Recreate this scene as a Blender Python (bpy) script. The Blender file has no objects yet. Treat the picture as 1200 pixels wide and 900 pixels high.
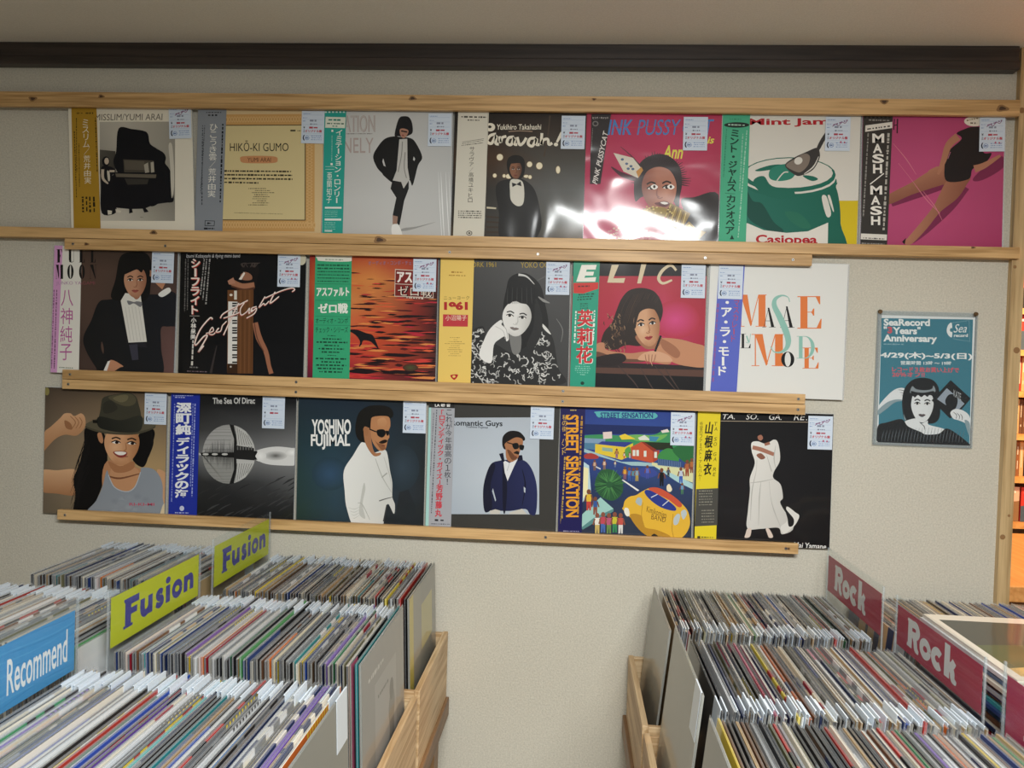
import bpy, bmesh, math, random
from mathutils import Matrix, Vector

random.seed(7)
SC = bpy.context.scene
COL = SC.collection
H = 1.60                                   # camera height; heights below are given relative to it and lifted by H

# ------------------------------------------------------------------ camera
cam_d = bpy.data.cameras.new('camera')
cam = bpy.data.objects.new('camera', cam_d)
COL.objects.link(cam)
SC.camera = cam
cam_d.sensor_fit = 'HORIZONTAL'
cam_d.sensor_width = 36.0
cam_d.lens = 973.5 / 1200 * 36.0
cam_d.clip_start = 0.05


def cam_axes(yaw, pitch, roll):
    cy, sy, cp, sp = math.cos(yaw), math.sin(yaw), math.cos(pitch), math.sin(pitch)
    f = Vector((-sy * cp, cy * cp, -sp))
    r = Vector((cy, sy, 0))
    d = f.cross(r)
    cr, sr = math.cos(roll), math.sin(roll)
    return cr * r - sr * d, sr * r + cr * d, f


_r, _d, _f = cam_axes(0.0717468, 0.0230565, 0.0317614)
m = Matrix((( _r.x, -_d.x, -_f.x, 0), (_r.y, -_d.y, -_f.y, -1.9968), (_r.z, -_d.z, -_f.z, H), (0, 0, 0, 1)))
cam.matrix_world = m

# ------------------------------------------------------------------ world, lamps, exposure
W = bpy.data.worlds.new('world')
SC.world = W
W.use_nodes = True
W.node_tree.nodes['Background'].inputs[0].default_value = (0.93, 0.97, 1.0, 1)
W.node_tree.nodes['Background'].inputs[1].default_value = 0.12


def lamp(name, kind, loc, energy, color, size=None, target=None, size_y=None):
    d = bpy.data.lights.new(name, kind)
    d.energy = energy
    d.color = color
    if kind == 'AREA':
        d.shape = 'RECTANGLE'
        d.size = size
        d.size_y = size_y or size
    elif size:
        d.shadow_soft_size = size
    o = bpy.data.objects.new(name, d)
    COL.objects.link(o)
    o.location = loc
    if target:
        o.rotation_euler = (Vector(target) - Vector(loc)).to_track_quat('-Z', 'Y').to_euler()
    return o


# track spot above the visitor aimed at the lower wall, a soft ceiling panel behind it, warm lamp in the next room
def spot(name, loc, target, energy, color, cone, radius, blend=1.0):
    o = lamp(name, 'SPOT', loc, energy, color, radius, target)
    o.data.spot_size = math.radians(cone)
    o.data.spot_blend = blend
    return o


spot('track_spot_light', (0.22, -1.85, H + 0.66), (0.12, 0.0, H - 0.62), 34, (1.0, 0.98, 0.94), 84, 0.07)
lamp('ceiling_panel_light', 'AREA', (0.30, -2.3, H + 0.73), 84, (0.975, 1.0, 0.99), 1.1, (0.30, -2.1, 0), 0.25)
lamp('warm_shelf_light', 'AREA', (1.75, 0.12, H + 0.62), 30, (1.0, 0.66, 0.36), 0.3, (1.65, 0.9, H - 0.35), 0.1)

SC.view_settings.view_transform = 'Standard'
SC.view_settings.look = 'None'
SC.view_settings.gamma = 1.0
SC.view_settings.use_curve_mapping = False
SC.view_settings.exposure = 0.0


# ------------------------------------------------------------------ colour + materials
def hx(c):
    if isinstance(c, str):
        return tuple(int(c[i:i + 2], 16) / 255 for i in (0, 2, 4)) + (1.0,)
    return tuple(v / 255 for v in c[:3]) + (1.0,)


def lin(c):
    return tuple((v / 12.92 if v <= 0.04045 else ((v + 0.055) / 1.055) ** 2.4) for v in hx(c)[:3]) + (1.0,)


def newmat(name):
    mt = bpy.data.materials.new(name)
    mt.use_nodes = True
    nt = mt.node_tree
    return mt, nt, nt.nodes['Principled BSDF']


def node(nt, kind, **kw):
    n = nt.nodes.new(kind)
    for k, v in kw.items():
        if k.startswith('i_'):
            n.inputs[k[2:].replace('_', ' ')].default_value = v
        else:
            setattr(n, k, v)
    return n


def plain(name, c, rough=0.5, metal=0.0, coat=0.0):
    mt, nt, b = newmat(name)
    b.inputs['Base Color'].default_value = lin(c)
    b.inputs['Roughness'].default_value = rough
    b.inputs['Metallic'].default_value = metal
    b.inputs['Coat Weight'].default_value = coat
    return mt


def print_mat(name, rough=0.5, coat=0.0, coat_rough=0.06, wr=0.0, wscale=9.0, stretch=(1, 1, 1), spec=0.18):
    """paper print: its colour is the ink stored on the mesh; the film over it is a clear coat with wrinkles"""
    mt, nt, b = newmat(name)
    a = node(nt, 'ShaderNodeAttribute', attribute_name='Col')
    nt.links.new(a.outputs['Color'], b.inputs['Base Color'])
    b.inputs['Roughness'].default_value = rough
    b.inputs['Specular IOR Level'].default_value = spec
    if coat:
        b.inputs['Coat Weight'].default_value = coat
        b.inputs['Coat Roughness'].default_value = coat_rough
        if wr:
            tc = node(nt, 'ShaderNodeTexCoord')
            oi = node(nt, 'ShaderNodeObjectInfo')
            mp = node(nt, 'ShaderNodeMapping')
            mp.inputs['Scale'].default_value = stretch
            nz = node(nt, 'ShaderNodeTexNoise', noise_dimensions='4D')
            nz.inputs['Scale'].default_value = wscale
            nz.inputs['Detail'].default_value = 0.8
            nz.inputs['Distortion'].default_value = 0.9
            ml = node(nt, 'ShaderNodeMath', operation='MULTIPLY')
            ml.inputs[1].default_value = 40.0
            bp = node(nt, 'ShaderNodeBump')
            bp.inputs['Strength'].default_value = wr
            bp.inputs['Distance'].default_value = 0.02
            nt.links.new(tc.outputs['Object'], mp.inputs['Vector'])
            nt.links.new(mp.outputs['Vector'], nz.inputs['Vector'])
            nt.links.new(oi.outputs['Random'], ml.inputs[0])
            nt.links.new(ml.outputs[0], nz.inputs['W'])
            nt.links.new(nz.outputs['Fac'], bp.inputs['Height'])
            nt.links.new(bp.outputs['Normal'], b.inputs['Coat Normal'])
    return mt


def clear_mat(name, tint=(0.975, 0.985, 0.985), solid=0.14, rough=0.08, sheen=(0.78, 0.82, 0.86), refl=0.45):
    mt, nt, b = newmat(name)
    out = nt.nodes['Material Output']
    tr = node(nt, 'ShaderNodeBsdfTransparent')
    tr.inputs['Color'].default_value = tint + (1,)
    gl = node(nt, 'ShaderNodeBsdfGlossy')
    gl.inputs['Roughness'].default_value = rough
    lw = node(nt, 'ShaderNodeLayerWeight')
    lw.inputs['Blend'].default_value = 0.5
    pw = node(nt, 'ShaderNodeMath', operation='POWER')
    pw.inputs[1].default_value = 4.0
    fr = node(nt, 'ShaderNodeMath', operation='MULTIPLY_ADD')
    fr.inputs[1].default_value = refl
    fr.inputs[2].default_value = 0.02
    nt.links.new(lw.outputs['Facing'], pw.inputs[0])
    nt.links.new(pw.outputs[0], fr.inputs[0])
    b.inputs['Base Color'].default_value = sheen + (1,)
    b.inputs['Roughness'].default_value = 0.25
    m1 = node(nt, 'ShaderNodeMixShader')
    m1.inputs[0].default_value = solid
    m2 = node(nt, 'ShaderNodeMixShader')
    nt.links.new(tr.outputs[0], m1.inputs[1])
    nt.links.new(b.outputs[0], m1.inputs[2])
    nt.links.new(fr.outputs[0], m2.inputs[0])
    nt.links.new(m1.outputs[0], m2.inputs[1])
    nt.links.new(gl.outputs[0], m2.inputs[2])
    nt.links.new(m2.outputs[0], out.inputs['Surface'])
    return mt


def wood_mat(name, dark, light, axis='X', scale=26.0, rough=0.5, coat=0.1):
    mt, nt, b = newmat(name)
    tc = node(nt, 'ShaderNodeTexCoord')
    oi = node(nt, 'ShaderNodeObjectInfo')
    mp = node(nt, 'ShaderNodeMapping')
    sc = [1.0, 1.0, 1.0]
    sc['XYZ'.index(axis)] = 0.045
    mp.inputs['Scale'].default_value = sc
    ad = node(nt, 'ShaderNodeVectorMath', operation='ADD')
    cb = node(nt, 'ShaderNodeCombineXYZ')
    ml = node(nt, 'ShaderNodeMath', operation='MULTIPLY')
    ml.inputs[1].default_value = 37.0
    nt.links.new(oi.outputs['Random'], ml.inputs[0])
    for k in range(3):
        nt.links.new(ml.outputs[0], cb.inputs[k])
    nt.links.new(tc.outputs['Object'], ad.inputs[0])
    nt.links.new(cb.outputs[0], ad.inputs[1])
    nt.links.new(ad.outputs[0], mp.inputs['Vector'])
    n1 = node(nt, 'ShaderNodeTexNoise')
    n1.inputs['Scale'].default_value = scale
    n1.inputs['Detail'].default_value = 3
    n1.inputs['Distortion'].default_value = 0.6
    nt.links.new(mp.outputs[0], n1.inputs['Vector'])
    n2 = node(nt, 'ShaderNodeTexNoise')
    n2.inputs['Scale'].default_value = scale * 9
    n2.inputs['Detail'].default_value = 2
    nt.links.new(mp.outputs[0], n2.inputs['Vector'])
    wv = node(nt, 'ShaderNodeMath', operation='MULTIPLY')
    wv.inputs[1].default_value = 26.0
    sn = node(nt, 'ShaderNodeMath', operation='SINE')
    nt.links.new(n1.outputs['Fac'], wv.inputs[0])
    nt.links.new(wv.outputs[0], sn.inputs[0])
    mx = node(nt, 'ShaderNodeMath', operation='MULTIPLY_ADD')
    mx.inputs[1].default_value = 0.22
    nt.links.new(sn.outputs[0], mx.inputs[0])
    nt.links.new(n2.outputs['Fac'], mx.inputs[2])
    rp = node(nt, 'ShaderNodeValToRGB')
    rp.color_ramp.elements[0].position = 0.15
    rp.color_ramp.elements[0].color = lin(dark)
    rp.color_ramp.elements[1].position = 0.75
    rp.color_ramp.elements[1].color = lin(light)
    nt.links.new(mx.outputs[0], rp.inputs[0])
    nt.links.new(rp.outputs[0], b.inputs['Base Color'])
    b.inputs['Roughness'].default_value = rough
    b.inputs['Coat Weight'].default_value = coat
    b.inputs['Coat Roughness'].default_value = 0.3
    return mt


def wallpaper_mat(name, c0, c1, bump=0.35):
    mt, nt, b = newmat(name)
    tc = node(nt, 'ShaderNodeTexCoord')
    n1 = node(nt, 'ShaderNodeTexNoise')
    n1.inputs['Scale'].default_value = 260
    n1.inputs['Detail'].default_value = 4
    n1.inputs['Roughness'].default_value = 0.65
    n2 = node(nt, 'ShaderNodeTexNoise')
    n2.inputs['Scale'].default_value = 1.7
    n2.inputs['Detail'].default_value = 2
    nt.links.new(tc.outputs['Object'], n1.inputs['Vector'])
    nt.links.new(tc.outputs['Object'], n2.inputs['Vector'])
    ma = node(nt, 'ShaderNodeMath', operation='MULTIPLY_ADD')
    ma.inputs[1].default_value = 0.3
    nt.links.new(n2.outputs['Fac'], ma.inputs[0])
    nt.links.new(n1.outputs['Fac'], ma.inputs[2])
    rp = node(nt, 'ShaderNodeValToRGB')
    rp.color_ramp.elements[0].position = 0.40
    rp.color_ramp.elements[0].color = lin(c0)
    rp.color_ramp.elements[1].position = 0.85
    rp.color_ramp.elements[1].color = lin(c1)
    nt.links.new(ma.outputs[0], rp.inputs[0])
    nt.links.new(rp.outputs[0], b.inputs['Base Color'])
    bp = node(nt, 'ShaderNodeBump')
    bp.inputs['Strength'].default_value = bump
    bp.inputs['Distance'].default_value = 0.003
    nt.links.new(n1.outputs['Fac'], bp.inputs['Height'])
    nt.links.new(bp.outputs['Normal'], b.inputs['Normal'])
    b.inputs['Roughness'].default_value = 0.85
    b.inputs['Specular IOR Level'].default_value = 0.2
    return mt


M_WALL = wallpaper_mat('textured_wallpaper', 'b6b2a4', 'd5d0c2')
M_CEIL = wallpaper_mat('ceiling_paper', 'e2dfd8', 'f0ede6', 0.15)
M_FLOOR = wood_mat('floor_boards', 'b0a794', 'cfc7b6', 'Y', 12)  # unseen floor, tone chosen pale to bounce light up to the ceiling
M_DARKTRIM = wood_mat('dark_stained_trim', '241d1a', '3a302b', 'X', 20, 0.45)
M_PINE = wood_mat('pine', 'ab8450', 'd9b17a', 'X', 22)
M_PINE_Z = wood_mat('pine_upright', 'a28559', 'c9ad7f', 'Z', 22)
M_CRATE_Y = wood_mat('crate_pine', 'b08d62', 'd9bd94', 'Y', 24, 0.55)
M_CRATE_X = wood_mat('crate_pine_end', 'b08d62', 'd9bd94', 'X', 24, 0.55)
M_TABLE = wood_mat('table_wood', '6a4c30', '8a6845', 'Y', 16)
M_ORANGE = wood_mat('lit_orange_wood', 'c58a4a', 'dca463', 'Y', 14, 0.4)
M_KNOT = plain('pine_knot', '4a3220', 0.6)
M_KNOT2 = plain('pine_knot_ring', '8f6b42', 0.6)
M_SCREW = plain('screw_steel', 'a8a6a2', 0.35, 1.0)
M_BRASS = plain('pin_brass', '6a5236', 0.4, 0.6)
M_PRINT = print_mat('printed_card')
M_FILM = print_mat('printed_card_in_film', 0.45, 0.32, 0.10, 0.10, 3.5)
M_FILM2 = print_mat('printed_card_in_loose_film', 0.45, 0.6, 0.10, 0.36, 4.2, (1.3, 1, 1.7))
M_FILM3 = print_mat('printed_card_in_creased_film', 0.45, 0.5, 0.09, 0.34, 4.0, (2.0, 1, 0.8))
M_BIN = print_mat('record_jacket_print', 0.45, 0.6, 0.08, 0.10, 5.0)
M_CLEAR = clear_mat('clear_sleeve', solid=0.30)
M_FILMFIN = clear_mat('clear_sleeve_edge', solid=0.17, rough=0.12, sheen=(0.8, 0.83, 0.86))
M_ACRYL = clear_mat('clear_acrylic', solid=0.012, rough=0.03, refl=0.16)
M_ACRYL_EDGE = clear_mat('clear_acrylic_edge', (0.92, 0.95, 0.95), 0.22, 0.1)
M_BLACK = plain('black_void', '0a0908', 0.8)


# ------------------------------------------------------------------ mesh helpers
def add_box(bm, x0, x1, y0, y1, z0, z1, mi=0):
    vs = [bm.verts.new(p) for p in ((x0, y0, z0), (x1, y0, z0), (x1, y1, z0), (x0, y1, z0),
                                    (x0, y0, z1), (x1, y0, z1), (x1, y1, z1), (x0, y1, z1))]
    for f in ((3, 2, 1, 0), (4, 5, 6, 7), (0, 1, 5, 4), (1, 2, 6, 5), (2, 3, 7, 6), (3, 0, 4, 7)):
        bm.faces.new([vs[i] for i in f]).material_index = mi


def add_disc(bm, c, r, h, axis='Y', n=12, mi=0, r2=None):
    """short lathe (disc / pin) standing out of its base point along -Y or +Z"""
    r2 = r if r2 is None else r2
    rings = []
    for t, rr in ((0, r), (1, r2)):
        ring = []
        for k in range(n):
            a = 2 * math.pi * k / n
            if axis == 'Y':
                ring.append(bm.verts.new((c[0] + rr * math.cos(a), c[1] - t * h, c[2] + rr * math.sin(a))))
            else:
                ring.append(bm.verts.new((c[0] + rr * math.cos(a), c[1] + rr * math.sin(a), c[2] + t * h)))
        rings.append(ring)
    for k in range(n):
        bm.faces.new((rings[0][k], rings[0][(k + 1) % n], rings[1][(k + 1) % n], rings[1][k])).material_index = mi
    bm.faces.new(rings[1]).material_index = mi


def to_obj(name, bm, mats, parent=None, loc=None, rot=None, bevel=0.0):
    me = bpy.data.meshes.new(name)
    bmesh.ops.recalc_face_normals(bm, faces=bm.faces)
    bm.to_mesh(me)
    bm.free()
    for mt in (mats if isinstance(mats, (list, tuple)) else [mats]):
        me.materials.append(mt)
    return link(name, me, parent, loc, rot, bevel)


def link(name, me, parent=None, loc=None, rot=None, bevel=0.0):
    o = bpy.data.objects.new(name, me)
    COL.objects.link(o)
    if parent:
        o.parent = parent
    if loc:
        o.location = loc
    if rot:
        o.rotation_euler = rot
    if bevel:
        md = o.modifiers.new('bevel', 'BEVEL')
        md.width = bevel
        md.segments = 2
        md.limit_method = 'ANGLE'
    return o


def box_obj(name, dims, mats, parent=None, loc=None, rot=None, bevel=0.0):
    bm = bmesh.new()
    add_box(bm, *dims)
    return to_obj(name, bm, mats, parent, loc, rot, bevel)


def empty(name, loc, rot=None):
    o = bpy.data.objects.new(name, None)
    COL.objects.link(o)
    o.empty_display_size = 0.05
    o.location = loc
    if rot:
        o.rotation_euler = rot
    return o


def tag(o, label, cat, group=None):
    o['label'] = label
    o['category'] = cat
    if group:
        o['group'] = group
    return o


def struct(o):
    o['kind'] = 'structure'
    return o


# ------------------------------------------------------------------ lettering
_text = {}


def text_shape(s, bold=0.0, shear=0.0, res=3):
    if any(ord(q) > 0x2e80 for q in s):
        bold = min(bold, 0.010)                # heavy outlines close up in dense characters
    key = (s, bold, shear, res)
    if key in _text:
        return _text[key]
    cu = bpy.data.curves.new('lettering', 'FONT')
    cu.body = s
    cu.offset = bold
    cu.shear = shear
    cu.resolution_u = res
    o = bpy.data.objects.new('lettering', cu)
    COL.objects.link(o)
    dg = bpy.context.evaluated_depsgraph_get()
    me = bpy.data.meshes.new_from_object(o.evaluated_get(dg))
    vs = [(v.co.x, v.co.y) for v in me.vertices]
    fs = [tuple(p.vertices) for p in me.polygons]
    bpy.data.objects.remove(o)
    bpy.data.curves.remove(cu)
    bpy.data.meshes.remove(me)
    if vs:
        x0, x1 = min(v[0] for v in vs), max(v[0] for v in vs)
        y0, y1 = min(v[1] for v in vs), max(v[1] for v in vs)
        w, h = max(x1 - x0, 1e-4), max(y1 - y0, 1e-4)
    else:
        x0 = y0 = 0
        w = h = 1
    _text[key] = ([((x - x0) / w, (y - y0) / h) for x, y in vs], fs, w, h, x0, y0)
    return _text[key]


def smooth_loop(pts, n=5, closed=True):
    out = []
    N = len(pts)
    rng = range(N) if closed else range(N - 1)
    for i in rng:
        if closed:
            p0, p1, p2, p3 = pts[i - 1], pts[i], pts[(i + 1) % N], pts[(i + 2) % N]
        else:
            p0, p1, p2, p3 = pts[max(i - 1, 0)], pts[i], pts[i + 1], pts[min(i + 2, N - 1)]
        for k in range(n):
            t = k / n
            out.append(tuple(0.5 * ((2 * p1[j]) + (-p0[j] + p2[j]) * t + (2 * p0[j] - 5 * p1[j] + 4 * p2[j] - p3[j]) * t * t
                                    + (-p0[j] + 3 * p1[j] - 3 * p2[j] + p3[j]) * t ** 3) for j in (0, 1)))
    if not closed:
        out.append(pts[-1])
    return out


class Art:
    """A flat print. Drawn in its own 0..900 layout grid (v down), mapped to the sheet's metres, clipped to the sheet."""
    DZ = 4e-6

    def __init__(self, aff, clip, y=0.0):
        self.aff, self.clip, self.y = aff, clip, y
        self.v, self.f, self.c, self.layer = [], [], [], 0

    def P(self, u, v):
        a = self.aff
        x = a[0] + a[1] * u + a[2] * v
        z = a[3] + a[4] * u + a[5] * v
        c = self.clip
        return (min(max(x, c[0]), c[1]), min(max(z, c[2]), c[3]))

    def _add(self, pts, faces, cols):
        self.layer += 1
        y = self.y - self.layer * self.DZ
        b = len(self.v)
        for p in pts:
            x, z = self.P(*p)
            self.v.append((x, y, z))
        for i, f in enumerate(faces):
            self.f.append([b + k for k in f])
        if isinstance(cols, list):
            self.c += cols
        else:
            self.c += [hx(cols)] * len(pts)

    def p(self, pts, c):
        self._add(pts, [list(range(len(pts)))], c)

    def b(self, pts, c, n=5):
        q = smooth_loop(pts, n)
        if isinstance(c, tuple):
            # printed tone running from one colour to another along (dx, dy)
            c0, c1, dx, dy = c
            t = [x * dx + y * dy for x, y in q]
            lo, hi = min(t), max(t)
            a, z = hx(c0), hx(c1)
            cols = [tuple(a[k] + (z[k] - a[k]) * (v - lo) / (hi - lo) for k in range(4)) for v in t]
            self._add(q, [list(range(len(q)))], cols)
        else:
            self.p(q, c)

    def r(self, x0, y0, x1, y1, c):
        self.p([(x0, y0), (x1, y0), (x1, y1), (x0, y1)], c)

    def e(self, cx, cy, rx, ry, c, rot=0.0, n=24):
        ca, sa = math.cos(rot), math.sin(rot)
        self.p([(cx + rx * math.cos(t) * ca - ry * math.sin(t) * sa, cy + rx * math.cos(t) * sa + ry * math.sin(t) * ca)
                for t in [2 * math.pi * k / n for k in range(n)]], c)

    def g(self, pts, cols, nx=1):
        self._add(pts, [[0, 1, 2, 3]], [hx(c) for c in cols])

    def grid(self, x0, y0, x1, y1, rows):
        """rows: list of rows of colours, blended between"""
        nr, nc = len(rows), len(rows[0])
        pts, cols, fs = [], [], []
        for j in range(nr):
            for i in range(nc):
                pts.append((x0 + (x1 - x0) * i / (nc - 1), y0 + (y1 - y0) * j / (nr - 1)))
                cols.append(hx(rows[j][i]))
        for j in range(nr - 1):
            for i in range(nc - 1):
                k = j * nc + i
                fs.append([k, k + 1, k + nc + 1, k + nc])
        self._add(pts, fs, cols)

    def soft(self, cx, cy, rx, ry, c0, c1, rot=0.0, n=20):
        """a tint blending from c0 in the middle to c1 at the rim"""
        ca, sa = math.cos(rot), math.sin(rot)
        pts, cols = [(cx, cy)], [hx(c0)]
        for k in range(n):
            t = 2 * math.pi * k / n
            pts.append((cx + rx * math.cos(t) * ca - ry * math.sin(t) * sa, cy + rx * math.cos(t) * sa + ry * math.sin(t) * ca))
            cols.append(hx(c1))
        self._add(pts, [[0, 1 + k, 1 + (k + 1) % n] for k in range(n)], cols)

    def s(self, pts, w, c, sm=True):
        """a brush stroke; w may be one width or one per control point"""
        ws = w if isinstance(w, (list, tuple)) else [w] * len(pts)
        if len(ws) != len(pts):
            m_, k_ = len(ws), len(pts)
            ws = [ws[min(int(i * m_ / k_), m_ - 1)] for i in range(k_)]
        q = [(pts[i][0], pts[i][1]) for i in range(len(pts))]
        n = 5
        if sm and len(pts) > 2:
            path = smooth_loop(q, n, False)
            wid = []
            for i in range(len(pts) - 1):
                wid += [ws[i] + (ws[i + 1] - ws[i]) * k / n for k in range(n)]
            wid.append(ws[-1])
        else:
            path, wid = q, list(ws)
        L, Rr = [], []
        for i, p in enumerate(path):
            a, d = path[max(i - 1, 0)], path[min(i + 1, len(path) - 1)]
            dx, dy = d[0] - a[0], d[1] - a[1]
            l = math.hypot(dx, dy) or 1
            nx, ny = -dy / l * wid[i] / 2, dx / l * wid[i] / 2
            L.append((p[0] + nx, p[1] + ny))
            Rr.append((p[0] - nx, p[1] - ny))
        k = len(path)
        self._add(L + Rr, [[i, i + 1, k + i + 1, k + i] for i in range(k - 1)], c)

    def t(self, s, x0, y0, x1, y1, c, bold=0.0, shear=0.0, drop=0.0, rot90=False):
        """lettering stretched into the box; drop = how far the right end sits lower"""
        vs, fs = text_shape(s, bold, shear)[:2]
        if rot90:
            pts = [(x0 + (x1 - x0) * b, y0 + (y1 - y0) * a) for a, b in vs]
        else:
            pts = [(x0 + (x1 - x0) * a, y1 + (y0 - y1) * b + drop * a) for a, b in vs]
        if pts:
            self._add(pts, fs, c)
            if bold > 0.012 and any(ord(q) > 0x2e80 for q in s):
                k = (y1 - y0) * (0.035 + bold)
                for dx, dy in ((k, 0), (0, k * .6), (k, k * .6)):
                    self._add([(a + dx, b + dy) for a, b in pts], fs, c)

    def vt(self, s, x0, y0, x1, y1, w, c, bold=0.0, shear=0.0):
        """upright column lettering from (x0,y0) down to (x1,y1); w = width of the characters"""
        n = len(s)
        for i, ch in enumerate(s):
            if ch in ' \u3000':
                continue
            ta = (i + 0.5) / n
            cx, cy = x0 + (x1 - x0) * ta, y0 + (y1 - y0) * ta
            h = (y1 - y0) / n
            vs, fs, tw, th, tx, ty = text_shape(ch, bold, shear)
            if ch in 'ー-~〜':
                pts = [(cx + (b - .5) * w * .22, cy + (a - .5) * h * .85) for a, b in vs]
            elif ch in '/／':
                pts = [(cx + (a - .5) * w * .8, cy + (.5 - b) * h * .9) for a, b in vs]
            else:
                k = min(1.0, tw / 0.78)
                kh = min(1.0, th / 0.78)
                pts = [(cx + (a - .5) * w * k, cy + (.5 - b) * h * .9 * kh) for a, b in vs]
            if pts:
                self._add(pts, fs, c)
                if bold > 0.012:
                    k = w * (0.02 + bold)
                    for dx, dy in ((k, 0), (0, k * .7), (k, k * .7)):
                        self._add([(a + dx, b + dy) for a, b in pts], fs, c)

    def small(self, x0, y0, x1, y1, w, c, seed=0, gap=0.3):
        """a line of print too small to read: short broken dashes"""
        rn = random.Random(seed * 31 + int(x0) + int(y0))
        L = math.hypot(x1 - x0, y1 - y0)
        ux, uy = (x1 - x0) / L, (y1 - y0) / L
        nx, ny = -uy * w / 2, ux * w / 2
        d, pts, fs = 0.0, [], []
        while d < L:
            l = w * rn.uniform(0.6, 2.2)
            e = min(d + l, L)
            a, b = (x0 + ux * d, y0 + uy * d), (x0 + ux * e, y0 + uy * e)
            k = len(pts)
            q = rn.uniform(.55, 1)
            pts += [(a[0] + nx * q, a[1] + ny * q), (b[0] + nx * q, b[1] + ny * q), (b[0] - nx * q, b[1] - ny * q), (a[0] - nx * q, a[1] - ny * q)]
            fs.append([k, k + 1, k + 2, k + 3])
            d = e + w * rn.uniform(0.25, 0.9) * gap / 0.3
        self._add(pts, fs, c)

    def mesh(self, name, mat, slab=None):
        """the sheet: a slab (x0,x1,z0,z1,thickness,colour) plus the ink on its face, one mesh"""
        v, f, c = list(self.v), list(self.f), list(self.c)
        if slab:
            x0, x1, z0, z1, th, colr = slab
            b = len(v)
            y0 = self.y
            v += [(x0, y0, z0), (x1, y0, z0), (x1, y0 + th, z0), (x0, y0 + th, z0), (x0, y0, z1), (x1, y0, z1), (x1, y0 + th, z1), (x0, y0 + th, z1)]
            c += [hx(colr)] * 8
            for q in ((3, 2, 1, 0), (4, 5, 6, 7), (0, 1, 5, 4), (1, 2, 6, 5), (2, 3, 7, 6), (3, 0, 4, 7)):
                f.append([b + k for k in q])
        me = bpy.data.meshes.new(name)
        me.from_pydata(v, [], f)
        at = me.color_attributes.new('Col', 'FLOAT_COLOR', 'POINT')
        flat = []
        for q in c:
            flat += [x / 12.92 if x <= 0.04045 else ((x + 0.055) / 1.055) ** 2.4 for x in q[:3]] + [1.0]
        at.data.foreach_set('color', flat)
        me.materials.append(mat)
        return me

    def quad_sheet(self, name, mat, corners, th, colr):
        """like mesh() but the slab is the given four-cornered sheet in layout units (tl, tr, br, bl)"""
        pts = [self.P(*q) for q in corners]
        b = len(self.v)
        f = list(self.f)
        v = list(self.v) + [(x, self.y, z) for x, z in pts] + [(x, self.y + th, z) for x, z in pts]
        c = list(self.c) + [hx(colr)] * 8
        for q in ((3, 2, 1, 0), (4, 5, 6, 7), (0, 1, 5, 4), (1, 2, 6, 5), (2, 3, 7, 6), (3, 0, 4, 7)):
            f.append([b + k for k in q])
        keep = self.v, self.f, self.c
        self.v, self.f, self.c = v, f, c
        me = self.mesh(name, mat)
        self.v, self.f, self.c = keep
        return me


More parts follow.
